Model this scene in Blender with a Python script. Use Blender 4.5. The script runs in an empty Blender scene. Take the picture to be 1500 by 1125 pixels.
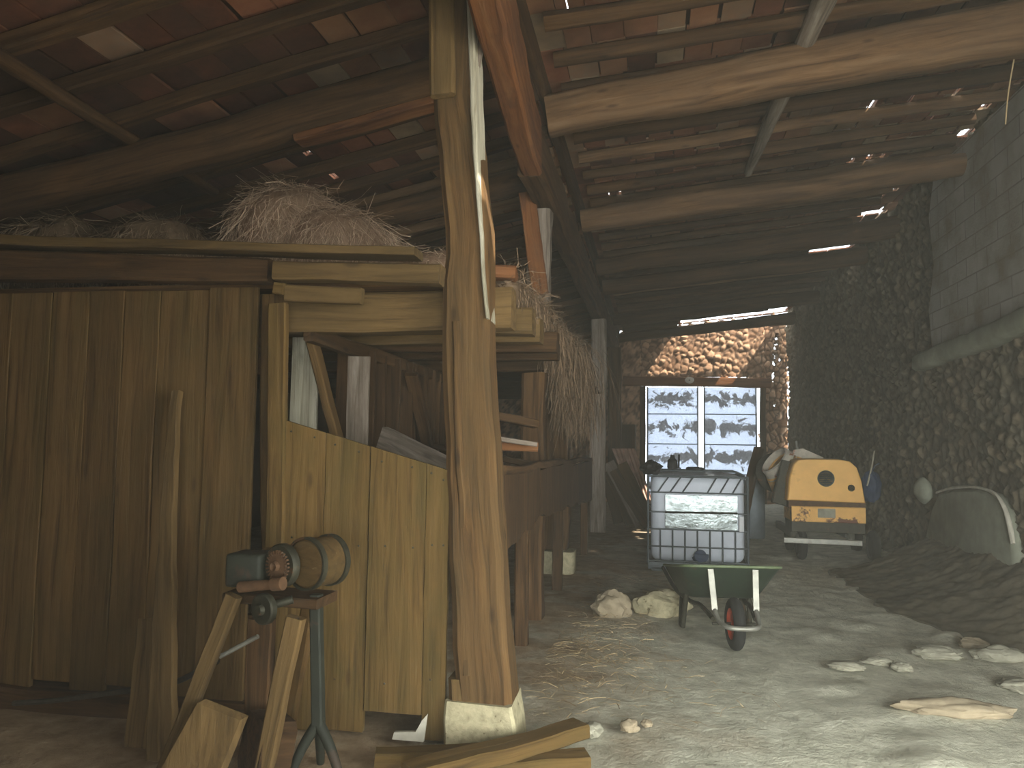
import bpy, bmesh, math, random
import numpy as np
from mathutils import Vector, Matrix, noise

R = random.Random(7)
SC = bpy.context.scene
COL = SC.collection
V = Vector
# ------------------------------------------------------------------ camera
EYE = 1.5
F, CX, CY = 1130.0, 750.0, 562.5


def cam_axes(yaw, pitch, roll):
    f = V((-math.sin(yaw) * math.cos(pitch), math.cos(yaw) * math.cos(pitch), math.sin(pitch)))
    r = V((math.cos(yaw), math.sin(yaw), 0))
    u = r.cross(f)
    c, s = math.cos(roll), math.sin(roll)
    return c * r + s * u, -s * r + c * u, f


CR, CU, CF = cam_axes(math.radians(10.3133), math.radians(4.2831), math.radians(0.8))


def ray(px, py):
    return (px - CX) / F * CR - (py - CY) / F * CU + CF


def at(px, py, X=None, Y=None, Z=None):
    d = ray(px, py)
    if X is not None:
        t = X / d.x
    elif Y is not None:
        t = Y / d.y
    else:
        t = (Z - EYE) / d.z
    return d * t + V((0, 0, EYE))


def on_slope(px, py, z0, s, x0=-0.85):
    d = ray(px, py)
    t = (z0 - s * x0 - EYE) / (d.z - s * d.x)
    return d * t + V((0, 0, EYE))


cam = bpy.data.cameras.new('camera')
cam.sensor_fit = 'HORIZONTAL'
cam.sensor_width = 36.0
cam.lens = F * 36.0 / 1500.0
cam.clip_start = 0.05
co = bpy.data.objects.new('camera', cam)
COL.objects.link(co)
m3 = Matrix((CR, CU, -CF)).transposed()
co.matrix_world = Matrix.Translation((0, 0, EYE)) @ m3.to_4x4()
SC.camera = co

# ------------------------------------------------------------------ materials


def srgb(r, g, b):
    def f(c):
        c /= 255.0
        return c / 12.92 if c <= 0.04045 else ((c + 0.055) / 1.055) ** 2.4
    return (f(r), f(g), f(b), 1.0)


class NT:
    def __init__(s, name):
        s.m = bpy.data.materials.new(name)
        s.m.use_nodes = True
        s.t = s.m.node_tree
        s.b = s.t.nodes['Principled BSDF']
        s.out = s.t.nodes['Material Output']

    def n(s, typ, **kw):
        nd = s.t.nodes.new(typ)
        for k, v in kw.items():
            if k.startswith('i_'):
                nd.inputs[k[2:].replace('_', ' ')].default_value = v
            else:
                setattr(nd, k, v)
        return nd

    def l(s, a, b):
        s.t.links.new(a, b)

    def ramp(s, fac, stops):
        r = s.n('ShaderNodeValToRGB')
        e = r.color_ramp.elements
        e[0].position, e[0].color = stops[0]
        e[1].position, e[1].color = stops[-1]
        for p, c in stops[1:-1]:
            k = e.new(p)
            k.color = c
        s.l(fac, r.inputs[0])
        return r.outputs[0]

    def mix(s, fac, a, b, typ='MIX'):
        m = s.n('ShaderNodeMix', data_type='RGBA', blend_type=typ)
        for sock, val in ((m.inputs[0], fac), (m.inputs[6], a), (m.inputs[7], b)):
            if isinstance(val, (int, float, tuple)):
                sock.default_value = val
            else:
                s.l(val, sock)
        return m.outputs[2]

    def math(s, op, a, b=0.0):
        m = s.n('ShaderNodeMath', operation=op)
        for sock, val in ((m.inputs[0], a), (m.inputs[1], b)):
            if isinstance(val, (int, float)):
                sock.default_value = val
            else:
                s.l(val, sock)
        return m.outputs[0]

    def noise(s, vec, scale, detail=4, rough=0.6, dist=0.0):
        nn = s.n('ShaderNodeTexNoise')
        nn.inputs['Scale'].default_value = scale
        nn.inputs['Detail'].default_value = detail
        nn.inputs['Roughness'].default_value = rough
        nn.inputs['Distortion'].default_value = dist
        s.l(vec, nn.inputs['Vector'])
        return nn.outputs['Fac']

    def bump(s, h, strength=0.5, dist=0.01):
        b = s.n('ShaderNodeBump')
        b.inputs['Strength'].default_value = strength
        b.inputs['Distance'].default_value = dist
        s.l(h, b.inputs['Height'])
        s.l(b.outputs[0], s.b.inputs['Normal'])

    def attr(s, name):
        return s.n('ShaderNodeAttribute', attribute_name=name)

    def mapping(s, vec, sc):
        m = s.n('ShaderNodeMapping')
        m.inputs['Scale'].default_value = sc
        s.l(vec, m.inputs['Vector'])
        return m.outputs[0]

    def gray(s, fac):
        c = s.n('ShaderNodeCombineColor')
        for i in range(3):
            s.l(fac, c.inputs[i])
        return c.outputs[0]


def wood(name, dark, mid, light, stain=None, stain_amt=0.5, rough=0.9, fine=24, knots=True, streak=None):
    t = NT(name)
    g = t.attr('gco').outputs['Vector']
    gm = t.mapping(g, (1.3, fine, fine))
    n1 = t.noise(gm, 1.0, 6, 0.65, 0.6)
    n2 = t.noise(t.mapping(g, (0.8, 3.0, 3.0)), 1.0, 3, 0.6, 0.8)
    c = t.ramp(n1, [(0.30, dark), (0.5, mid), (0.72, light)])
    c = t.mix(t.ramp(n2, [(0.40, (0, 0, 0, 1)), (0.62, (1, 1, 1, 1))]), c, t.mix(0.5, c, stain or dark))
    if stain:
        n3 = t.noise(t.mapping(g, (1.6, 5, 5)), 1.0, 5, 0.7, 0.3)
        c = t.mix(t.math('MULTIPLY', t.ramp(n3, [(0.52, (0, 0, 0, 1)), (0.66, (1, 1, 1, 1))]), stain_amt), c, stain)
    if knots:
        vo = t.n('ShaderNodeTexVoronoi')
        vo.inputs['Scale'].default_value = 1.0
        t.l(t.mapping(g, (2.2, 7.0, 7.0)), vo.inputs['Vector'])
        c = t.mix(t.math('MULTIPLY', t.ramp(vo.outputs['Distance'], [(0.05, (1, 1, 1, 1)), (0.13, (0, 0, 0, 1))]), 0.7), c, dark)
    if streak:
        n5 = t.noise(t.mapping(g, (1.1, 55, 55)), 1.0, 3, 0.6, 0.15)
        n6 = t.noise(t.mapping(g, (0.9, 2.5, 2.5)), 1.0, 2, 0.5)
        c = t.mix(t.math('MULTIPLY', t.ramp(n5, [(0.70, (0, 0, 0, 1)), (0.74, (1, 1, 1, 1))]), t.ramp(n6, [(0.5, (0, 0, 0, 1)), (0.6, (.8, .8, .8, 1))])), c, streak)
    tone = t.attr('tone').outputs['Fac']
    oi = t.n('ShaderNodeObjectInfo')
    tn = t.math('MULTIPLY', tone, t.math('ADD', t.math('MULTIPLY', oi.outputs['Random'], 0.24), 0.88))
    c = t.mix(1.0, c, t.gray(tn), 'MULTIPLY')
    t.l(c, t.b.inputs['Base Color'])
    t.b.inputs['Roughness'].default_value = rough
    t.b.inputs['Specular IOR Level'].default_value = 0.2
    t.bump(n1, 0.6, 0.012)
    return t.m


def plain(name, col, rough=0.7, metal=0.0, var=0.25, scale=9.0, col2=None, thr=0.55, bump=0.2, spec=0.4):
    t = NT(name)
    tc = t.n('ShaderNodeTexCoord').outputs['Object']
    n1 = t.noise(tc, scale, 6, 0.65)
    d = tuple(x * (1 - var) for x in col[:3]) + (1,)
    u = tuple(min(1, x * (1 + var)) for x in col[:3]) + (1,)
    c = t.ramp(n1, [(0.3, d), (0.7, u)])
    if col2:
        n2 = t.noise(tc, scale * 0.6, 7, 0.7, 0.3)
        c = t.mix(t.ramp(n2, [(thr, (0, 0, 0, 1)), (thr + 0.04, (1, 1, 1, 1))]), c, col2)
    t.l(c, t.b.inputs['Base Color'])
    t.b.inputs['Roughness'].default_value = rough
    t.b.inputs['Metallic'].default_value = metal
    t.b.inputs['Specular IOR Level'].default_value = spec
    if bump:
        t.bump(n1, bump, 0.01)
    return t.m


def tone_mat(name, dark, light, rough=0.9, scale=14.0, alt=None, bump=0.5, joint=None):
    """per-piece tone (attribute) between two colours, with fine grit"""
    t = NT(name)
    tc = t.n('ShaderNodeTexCoord').outputs['Object']
    tone = t.attr('tone').outputs['Fac']
    n1 = t.noise(tc, scale, 6, 0.7)
    n2 = t.noise(tc, scale * 0.13, 3, 0.6)
    f = t.math('ADD', t.math('MULTIPLY', tone, 0.6), t.math('MULTIPLY', n1, 0.45))
    c = t.ramp(f, [(0.25, dark), (0.85, light)])
    if alt:
        c = t.mix(t.ramp(n2, [(0.42, (0, 0, 0, 1)), (0.62, (1, 1, 1, 1))]), c, t.mix(0.55, c, alt))
    if joint:
        c = t.mix(t.attr('joint').outputs['Fac'], c, joint)
    t.l(c, t.b.inputs['Base Color'])
    t.b.inputs['Roughness'].default_value = rough
    t.b.inputs['Specular IOR Level'].default_value = 0.15
    t.bump(n1, bump, 0.015)
    return t.m




def tile_material():
    t = NT('terracotta_roof_tiles')
    tc = t.n('ShaderNodeTexCoord').outputs['Object']
    n1 = t.noise(tc, 9, 6, 0.7)
    n2 = t.noise(tc, 1.3, 3, 0.6)
    f = t.math('ADD', t.attr('tone').outputs['Fac'], t.math('MULTIPLY', t.math('SUBTRACT', n1, 0.5), 0.35))
    c = t.ramp(f, [(0.1, srgb(58, 40, 31)), (0.3, srgb(101, 63, 46)), (0.5, srgb(131, 84, 61)), (0.72, srgb(151, 111, 81)), (0.86, srgb(139, 118, 98)), (1.0, srgb(163, 139, 109))])
    c = t.mix(t.ramp(n2, [(0.42, (0, 0, 0, 1)), (0.62, (1, 1, 1, 1))]), c, t.mix(0.6, c, srgb(65, 51, 40)))
    t.l(c, t.b.inputs['Base Color'])
    t.b.inputs['Roughness'].default_value = 0.95
    t.b.inputs['Specular IOR Level'].default_value = 0.1
    t.bump(n1, 0.5, 0.012)
    return t.m


M = {}
M['wood_front'] = wood('weathered_brown_planks', srgb(64, 45, 24), srgb(104, 80, 43), srgb(115, 89, 51), stain=srgb(79, 68, 36), stain_amt=0.5, streak=srgb(140, 126, 89))
M['wood_red'] = wood('old_reddish_planks', srgb(57, 40, 22), srgb(94, 70, 39), srgb(105, 80, 47), stain=srgb(74, 61, 33), stain_amt=0.5, streak=srgb(128, 113, 80))
M['wood_post'] = wood('hewn_brown_oak', srgb(44, 31, 18), srgb(97, 70, 40), srgb(117, 89, 54), stain=srgb(71, 58, 37))
M['wood_log'] = wood('bare_roof_logs', srgb(61, 43, 29), srgb(114, 85, 56), srgb(135, 108, 79), stain=srgb(93, 72, 53), fine=16)
M['wood_dark'] = wood('dark_old_timber', srgb(32, 22, 14), srgb(79, 56, 33), srgb(101, 74, 46), stain=srgb(51, 38, 24))
M['wood_grey'] = wood('grey_weathered_timber', srgb(70, 62, 54), srgb(140, 126, 112), srgb(176, 164, 150), stain=srgb(92, 80, 66))
M['wood_white'] = wood('whitewashed_board', srgb(120, 110, 90), srgb(196, 188, 164), srgb(216, 210, 190), stain=srgb(104, 96, 74))
M['wood_orange'] = wood('orange_brown_plate', srgb(68, 39, 21), srgb(126, 80, 45), srgb(139, 97, 60), stain=srgb(81, 55, 41))
M['wood_olive'] = wood('olive_brown_timber', srgb(58, 44, 27), srgb(106, 83, 50), srgb(124, 99, 62), stain=srgb(84, 67, 40))
M['tile'] = tile_material()
M['tile_cover'] = tone_mat('roof_cover_tiles', srgb(60, 40, 30), srgb(84, 56, 40))
M['stone'] = tone_mat('brown_rubble_stone', srgb(72, 61, 47), srgb(130, 115, 92), scale=16, alt=srgb(108, 104, 86), joint=srgb(62, 52, 40))
M['stone_warm'] = tone_mat('ochre_rubble_stone', srgb(128, 94, 68), srgb(204, 164, 128), scale=16, joint=srgb(74, 52, 38))
M['rock'] = plain('pale_limestone', srgb(150, 136, 112), 0.95, var=0.3, scale=7, bump=0.6, spec=0.1)
M['rock_grey'] = plain('grey_plaster_stone', srgb(150, 146, 128), 0.95, var=0.3, scale=8, bump=0.6, spec=0.1)
M['block_stone'] = plain('pale_foundation_stone', srgb(172, 162, 130), 0.95, var=0.28, scale=22, col2=srgb(96, 86, 60), thr=0.62, bump=0.7, spec=0.1)
M['hay'] = tone_mat('dry_hay', srgb(140, 112, 88), srgb(226, 196, 164), scale=30, bump=0.4)
M['hay_dull'] = tone_mat('dusty_old_hay', srgb(104, 84, 62), srgb(184, 158, 126), scale=30, bump=0.4)
M['iron'] = plain('dark_oily_iron', srgb(58, 56, 44), 0.6, 0.5, var=0.4, scale=20, col2=srgb(92, 66, 44), thr=0.58)
M['iron_bare'] = plain('worn_bare_steel', srgb(150, 148, 136), 0.5, 0.6, var=0.25, scale=14, col2=srgb(110, 92, 74), thr=0.62)
M['green_iron'] = plain('green_painted_cast_iron', srgb(36, 38, 28), 0.75, 0.0, var=0.3, scale=12, col2=srgb(56, 44, 32), thr=0.56)
M['green_tray'] = plain('dark_green_steel', srgb(34, 48, 34), 0.6, 0.0, var=0.3, scale=10, col2=srgb(64, 58, 42), thr=0.62)
M['green_rim'] = plain('worn_green_rim', srgb(92, 104, 72), 0.6, 0.0, var=0.3, scale=14)
M['rubber'] = plain('black_rubber', srgb(28, 28, 26), 0.9, var=0.3, scale=20)
M['orange'] = plain('orange_wheel_paint', srgb(210, 80, 50), 0.5, var=0.2)
M['yellow'] = plain('faded_yellow_paint', srgb(244, 188, 104), 0.6, var=0.08, scale=5, col2=srgb(226, 170, 90), thr=0.62, bump=0.05)
M['yellow_rust'] = plain('chipped_yellow_paint', srgb(234, 180, 98), 0.6, var=0.12, scale=5, col2=srgb(104, 58, 36), thr=0.55, bump=0.2)
M['rust'] = plain('rusted_steel', srgb(92, 66, 44), 0.85, 0.2, var=0.4, scale=16)
M['dirty_white'] = plain('cement_crusted_steel', srgb(186, 176, 158), 0.9, 0.0, var=0.25, scale=10, col2=srgb(158, 92, 62), thr=0.58, bump=0.6)
M['black'] = plain('black_plastic', srgb(26, 26, 27), 0.7, var=0.3)
M['dark_hole'] = plain('dark_grille', srgb(70, 68, 58), 0.7, var=0.3, scale=30)
M['plastic_tank'] = plain('blue_grey_tank_plastic', srgb(190, 195, 202), 0.45, 0.0, var=0.08, scale=4, bump=0.05)
M['galv'] = plain('galvanised_steel', srgb(92, 98, 100), 0.5, 0.6, var=0.2, scale=12)
M['plate_steel'] = plain('shiny_sheet_steel', srgb(88, 93, 91), 0.24, 1.0, var=0.2, scale=3.0, bump=1.0)
M['paper'] = plain('paper_label', srgb(206, 206, 204), 0.8, var=0.06)
M['blue'] = plain('blue_plastic', srgb(30, 50, 78), 0.6, var=0.35, scale=10, bump=0.8)
M['enamel'] = plain('white_enamel', srgb(214, 204, 186), 0.4, var=0.08)
M['corr'] = plain('corrugated_fibre_sheet', srgb(192, 156, 134), 0.8, var=0.25, scale=6)
M['plaster'] = plain('grey_cement_render', srgb(140, 142, 124), 0.95, var=0.2, scale=5, bump=0.5, spec=0.1)
M['plaster_pale'] = plain('pale_cement_rim', srgb(196, 190, 172), 0.95, var=0.2, scale=9, bump=0.6, spec=0.1)
M['soil'] = plain('dark_damp_soil', srgb(98, 90, 72), 1.0, var=0.45, scale=5, bump=1.0, spec=0.05)
M['cable'] = plain('dusty_black_cable', srgb(50, 44, 34), 0.9, var=0.4, scale=30)
M['hay_matted'] = tone_mat('matted_brown_hay', srgb(70, 56, 42), srgb(150, 124, 98), scale=30, bump=0.4)
M['straw'] = tone_mat('straw_litter', srgb(120, 96, 66), srgb(206, 180, 136), scale=30)


def block_material():
    t = NT('concrete_blockwork')
    tc = t.n('ShaderNodeTexCoord').outputs['Object']
    sep = t.n('ShaderNodeSeparateXYZ')
    t.l(tc, sep.inputs[0])
    cmb = t.n('ShaderNodeCombineXYZ')
    t.l(sep.outputs[1], cmb.inputs[0])
    t.l(sep.outputs[2], cmb.inputs[1])
    br = t.n('ShaderNodeTexBrick')
    br.inputs['Scale'].default_value = 1.0
    br.inputs['Brick Width'].default_value = 0.5
    br.inputs['Row Height'].default_value = 0.2
    br.inputs['Mortar Size'].default_value = 0.008
    br.inputs['Color1'].default_value = srgb(174, 170, 160)
    br.inputs['Color2'].default_value = srgb(156, 152, 143)
    br.inputs['Mortar'].default_value = srgb(124, 119, 110)
    t.l(cmb.outputs[0], br.inputs['Vector'])
    n1 = t.noise(tc, 2.2, 6, 0.65)
    c = t.mix(t.ramp(n1, [(0.42, (0, 0, 0, 1)), (0.66, (1, 1, 1, 1))]), br.outputs['Color'], srgb(134, 125, 106))
    n2 = t.noise(tc, 40, 4, 0.7)
    t.l(c, t.b.inputs['Base Color'])
    t.b.inputs['Roughness'].default_value = 0.95
    t.b.inputs['Specular IOR Level'].default_value = 0.1
    t.bump(t.math('ADD', n2, t.math('MULTIPLY', br.outputs['Fac'], -2.0)), 0.5, 0.01)
    return t.m


M['blocks'] = block_material()


def floor_material():
    t = NT('trodden_earth_floor')
    tc = t.n('ShaderNodeTexCoord').outputs['Object']
    n1 = t.noise(tc, 1.1, 6, 0.62, 0.4)
    n2 = t.noise(tc, 6.0, 6, 0.7, 0.2)
    n3 = t.noise(tc, 34.0, 5, 0.7)
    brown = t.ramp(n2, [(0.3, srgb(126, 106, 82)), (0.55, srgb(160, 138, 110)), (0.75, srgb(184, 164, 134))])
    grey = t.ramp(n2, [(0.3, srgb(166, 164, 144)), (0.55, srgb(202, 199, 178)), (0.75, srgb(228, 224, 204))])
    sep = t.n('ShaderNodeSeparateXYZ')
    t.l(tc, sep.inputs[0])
    f = t.math('ADD', t.math('MULTIPLY', sep.outputs[0], 0.16), t.math('ADD', t.math('MULTIPLY', n1, 0.9), t.math('MULTIPLY', sep.outputs[1], -0.02)))  # paler grey toward the entrance, with its daylight painted into the colour
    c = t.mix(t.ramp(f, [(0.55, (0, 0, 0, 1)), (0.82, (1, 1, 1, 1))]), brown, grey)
    t.l(c, t.b.inputs['Base Color'])
    t.b.inputs['Roughness'].default_value = 1.0
    t.b.inputs['Specular IOR Level'].default_value = 0.05
    t.bump(t.math('ADD', n2, t.math('MULTIPLY', n3, 0.5)), 0.7, 0.03)
    return t.m


M['floor'] = floor_material()


def pane_material():
    """translucent roof-light sheet with flaking dark paint in a ragged band"""
    t = NT('translucent_sheet_flaking_paint')
    g = t.attr('gco').outputs['Vector']          # x across, y up inside one panel (0..1), z = seed
    sep = t.n('ShaderNodeSeparateXYZ')
    t.l(g, sep.inputs[0])
    n1 = t.noise(t.mapping(g, (2.6, 2.4, 7.0)), 1.0, 8, 0.72, 0.6)
    n2 = t.noise(t.mapping(g, (26.0, 13.0, 7.0)), 1.0, 4, 0.7)
    band = t.math('SUBTRACT', 0.42, t.math('ABSOLUTE', t.math('SUBTRACT', sep.outputs[1], 0.55)))
    f = t.math('ADD', t.math('ADD', n1, t.math('MULTIPLY', band, 0.5)), t.math('MULTIPLY', n2, 0.10))
    paint = t.ramp(f, [(0.665, (0, 0, 0, 1)), (0.685, (1, 1, 1, 1))])
    col = t.mix(paint, t.ramp(n2, [(0.3, srgb(204, 210, 218)), (0.7, srgb(226, 231, 238))]), t.ramp(n2, [(0.3, srgb(122, 122, 122)), (0.7, srgb(164, 165, 166))]))
    tr = t.n('ShaderNodeBsdfTranslucent')
    t.l(col, tr.inputs['Color'])
    df = t.n('ShaderNodeBsdfDiffuse')
    t.l(col, df.inputs['Color'])
    mx = t.n('ShaderNodeMixShader')
    mx.inputs[0].default_value = 0.35
    t.l(tr.outputs[0], mx.inputs[1])
    t.l(df.outputs[0], mx.inputs[2])
    t.l(mx.outputs[0], t.out.inputs['Surface'])
    return t.m


M['pane'] = pane_material()

# ------------------------------------------------------------------ mesh builder


class MB:
    def __init__(s):
        s.v, s.f, s.g, s.t, s.j, s.mi = [], [], [], [], [], []
        s.cur = 0

    def add(s, vs, fs, gs=None, tone=1.0, js=None, off=None):
        b = len(s.v)
        if off is None:
            off = V((R.uniform(0, 40), R.uniform(0, 40), R.uniform(0, 40)))
        s.v += [tuple(p) for p in vs]
        s.g += [tuple(V(q) + off) for q in (gs or vs)]
        s.t += tone if isinstance(tone, list) else [tone] * len(vs)
        s.j += js or [0.0] * len(vs)
        s.f += [tuple(b + i for i in f) for f in fs]
        s.mi += [s.cur] * len(fs)

    def beam(s, p0, p1, w, h, up=(0, 0, 1), n=10, jit=0.006, ch=0.14, tone=None, w1=None, h1=None, sag=0.0):
        p0, p1 = V(p0), V(p1)
        d = p1 - p0
        L = d.length
        x = d / L
        up = V(up)
        if abs(up.dot(x)) > 0.95:
            up = V((0, 1, 0)) if abs(x.y) < 0.9 else V((1, 0, 0))
        y = up.cross(x).normalized()
        z = x.cross(y)
        w1 = w if w1 is None else w1
        h1 = h if h1 is None else h1
        sd = V((R.uniform(0, 99), R.uniform(0, 99), R.uniform(0, 99)))
        vs, gs, fs = [], [], []
        for i in range(n + 1):
            t = i / n
            ww, hh = (w + (w1 - w) * t) / 2, (h + (h1 - h) * t) / 2
            c = ch * min(ww, hh) * 2
            prof = [(ww - c, -hh), (ww, -hh + c), (ww, hh - c), (ww - c, hh), (-ww + c, hh), (-ww, hh - c), (-ww, -hh + c), (-ww + c, -hh)]
            o = p0 + d * t - z * (sag * 4 * t * (1 - t))
            wob = noise.noise_vector(o * 1.3 + sd) * jit * 2.2
            for a, b in prof:
                p = o + y * a + z * b + wob
                if jit:
                    p = p + noise.noise_vector(p * 6.0 + sd) * jit
                vs.append(p)
                gs.append((L * t, a, b))
        for i in range(n):
            for k in range(8):
                a, b = i * 8 + k, i * 8 + (k + 1) % 8
                fs.append((a, b, b + 8, a + 8))
        fs.append(tuple(reversed(range(8))))
        fs.append(tuple(n * 8 + k for k in range(8)))
        s.add(vs, fs, gs, R.uniform(0.85, 1.12) if tone is None else tone, off=sd)
        return s

    def box(s, lo, hi, ch=0.04, tone=None):
        lo, hi = V(lo), V(hi)
        c = (lo + hi) / 2
        e = hi - lo
        ax = max(range(3), key=lambda i: e[i])
        a, b = c.copy(), c.copy()
        a[ax], b[ax] = lo[ax], hi[ax]
        if ax == 0:
            return s.beam(a, b, e.y, e.z, n=1, jit=0, ch=ch, tone=tone)
        if ax == 1:
            return s.beam(a, b, e.x, e.z, n=1, jit=0, ch=ch, tone=tone)
        return s.beam(a, b, e.x, e.y, up=(0, 1, 0), n=1, jit=0, ch=ch, tone=tone)

    def log(s, pts, rads, sides=14, jit=0.0, sub=1, cap=True, tone=None):
        pts = [V(p) for p in pts]
        if not isinstance(rads, (list, tuple)):
            rads = [rads] * len(pts)
        if sub > 1:
            P, Q = [], []
            for i in range(len(pts) - 1):
                a, b = pts[max(0, i - 1)], pts[min(len(pts) - 1, i + 2)]
                p, q = pts[i], pts[i + 1]
                for k in range(sub):
                    t = k / sub
                    P.append(0.5 * (2 * p + (q - a) * t + (2 * a - 5 * p + 4 * q - b) * t * t + (3 * p - a - 3 * q + b) * t ** 3))
                    Q.append(rads[i] + (rads[i + 1] - rads[i]) * t)
            P.append(pts[-1])
            Q.append(rads[-1])
            pts, rads = P, Q
        sd = V((R.uniform(0, 99), R.uniform(0, 99), R.uniform(0, 99)))
        n = len(pts)
        tx = (pts[1] - pts[0]).normalized()
        ref = V((0, 0, 1)) if abs(tx.z) < 0.9 else V((0, 1, 0))
        y = ref.cross(tx).normalized()
        vs, gs, fs = [], [], []
        L = 0.0
        for i in range(n):
            tx = (pts[min(n - 1, i + 1)] - pts[max(0, i - 1)]).normalized()
            y = (y - tx * y.dot(tx)).normalized()
            z = tx.cross(y)
            if i:
                L += (pts[i] - pts[i - 1]).length
            for k in range(sides):
                a = 2 * math.pi * k / sides
                d = y * math.cos(a) + z * math.sin(a)
                r = rads[i]
                if jit:
                    r *= 1 + jit * noise.noise((pts[i] * 2.0 + d * 0.9) + sd) * 2
                vs.append(pts[i] + d * r)
                gs.append((L, rads[i] * math.cos(a), rads[i] * math.sin(a)))
        for i in range(n - 1):
            for k in range(sides):
                a, b = i * sides + k, i * sides + (k + 1) % sides
                fs.append((a, b, b + sides, a + sides))
        if cap:
            fs.append(tuple(reversed(range(sides))))
            fs.append(tuple((n - 1) * sides + k for k in range(sides)))
        s.add(vs, fs, gs, R.uniform(0.88, 1.1) if tone is None else tone, off=sd)
        return s

    def poly(s, pts2, o, ux, uy, th, tone=None):
        o, ux, uy = V(o), V(ux), V(uy)
        n = ux.cross(uy).normalized()
        k = len(pts2)
        front = [o + ux * a + uy * b for a, b in pts2]
        back = [p - n * th for p in front]
        gs = [(b, a, 0) for a, b in pts2] + [(b, a, th) for a, b in pts2]
        fs = [tuple(range(k)), tuple(reversed(range(k, 2 * k)))]
        for i in range(k):
            j = (i + 1) % k
            fs.append((j, i, i + k, j + k))
        s.add(front + back, fs, gs, R.uniform(0.85, 1.12) if tone is None else tone)
        return s

    def lathe(s, prof, o, axis, seg=32, tone=1.0, closed=False):
        o, ax = V(o), V(axis).normalized()
        ref = V((0, 0, 1)) if abs(ax.z) < 0.9 else V((1, 0, 0))
        a = ref.cross(ax).normalized()
        b = ax.cross(a)
        vs, fs = [], []
        n = len(prof)
        for r, h in prof:
            for k in range(seg):
                t = 2 * math.pi * k / seg
                vs.append(o + ax * h + (a * math.cos(t) + b * math.sin(t)) * r)
        for i in range(n - 1 if not closed else n):
            i2 = (i + 1) % n
            for k in range(seg):
                k2 = (k + 1) % seg
                fs.append((i * seg + k, i * seg + k2, i2 * seg + k2, i2 * seg + k))
        if not closed:
            fs.append(tuple(reversed(range(seg))))
            fs.append(tuple((n - 1) * seg + k for k in range(seg)))
        s.add(vs, fs, None, tone)
        return s

    def rock(s, c, size, seed=0, sub=3, amp=0.3, flat=0.0, tone=1.0, freq=1.3):
        bm = bmesh.new()
        bmesh.ops.create_icosphere(bm, subdivisions=sub, radius=1.0)
        sd = V((seed * 7.3, seed * 3.1, seed * 5.7))
        vs = []
        for v in bm.verts:
            p = v.co.copy()
            k = 1 + amp * (noise.noise(p * freq + sd) + 0.5 * noise.noise(p * freq * 2.3 + sd) + 0.25 * noise.noise(p * freq * 6 + sd))
            p = p * k
            if flat and p.z < -flat:
                p.z = -flat
            vs.append(V(c) + V((p.x * size[0], p.y * size[1], p.z * size[2])))
        fs = [tuple(v.index for v in f.verts) for f in bm.faces]
        bm.free()
        s.add(vs, fs, None, tone)
        return s

    def strand(s, pts, w, tone, flat=None):
        a = V((R.uniform(-1, 1), R.uniform(-1, 1), R.uniform(-0.4, 0.4)))
        if a.length < 0.1:
            a = V((1, 0, 0))
        a = a.normalized() * w
        vs = []
        for p in pts:
            vs += [V(p) - a, V(p) + a]
        fs = [(2 * i, 2 * i + 1, 2 * i + 3, 2 * i + 2) for i in range(len(pts) - 1)]
        s.add(vs, fs, None, tone, off=V((0, 0, 0)))

    def build(s, name, mats, parent=None, smooth=True, angle=38, kind=None):
        if not isinstance(mats, (list, tuple)):
            mats = [mats]
        root = parent
        arr = np.array(s.v, dtype=np.float32)
        if parent is None:
            lo, hi = arr.min(0), arr.max(0)
            org = V(((lo[0] + hi[0]) / 2, (lo[1] + hi[1]) / 2, lo[2]))
        else:
            org = V(parent['_org'])
        arr = arr - np.array(org, dtype=np.float32)
        me = bpy.data.meshes.new(name)
        me.from_pydata(arr.tolist(), [], s.f)
        for mm in mats:
            me.materials.append(mm)
        if len(mats) > 1:
            me.polygons.foreach_set('material_index', s.mi)
        a = me.attributes.new('gco', 'FLOAT_VECTOR', 'POINT')
        a.data.foreach_set('vector', np.array(s.g, dtype=np.float32).ravel())
        a = me.attributes.new('tone', 'FLOAT', 'POINT')
        a.data.foreach_set('value', np.array(s.t, dtype=np.float32))
        if any(s.j):
            a = me.attributes.new('joint', 'FLOAT', 'POINT')
            a.data.foreach_set('value', np.array(s.j, dtype=np.float32))
        if smooth:
            me.polygons.foreach_set('use_smooth', [True] * len(me.polygons))
            me.set_sharp_from_angle(angle=math.radians(angle))
        me.update()
        o = bpy.data.objects.new(name, me)
        COL.objects.link(o)
        o['_org'] = tuple(org)
        if parent is None:
            o.location = org
        else:
            o.parent = parent
        if kind:
            o['kind'] = kind
        return o


def tag(o, label, cat, group=None, kind=None):
    o['label'] = label
    o['category'] = cat
    if group:
        o['group'] = group
    if kind:
        o['kind'] = kind
    return o


def thing(name, loc, label, cat, group=None, kind=None):
    e = bpy.data.objects.new(name, None)
    COL.objects.link(e)
    e.location = loc
    e['_org'] = tuple(loc)
    e.empty_display_size = 0.1
    return tag(e, label, cat, group, kind)


def struct(o, label=None, cat=None):
    o['kind'] = 'structure'
    if label:
        o['label'] = label
    if cat:
        o['category'] = cat
    return o


def frac(x):
    return x - math.floor(x)


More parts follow.
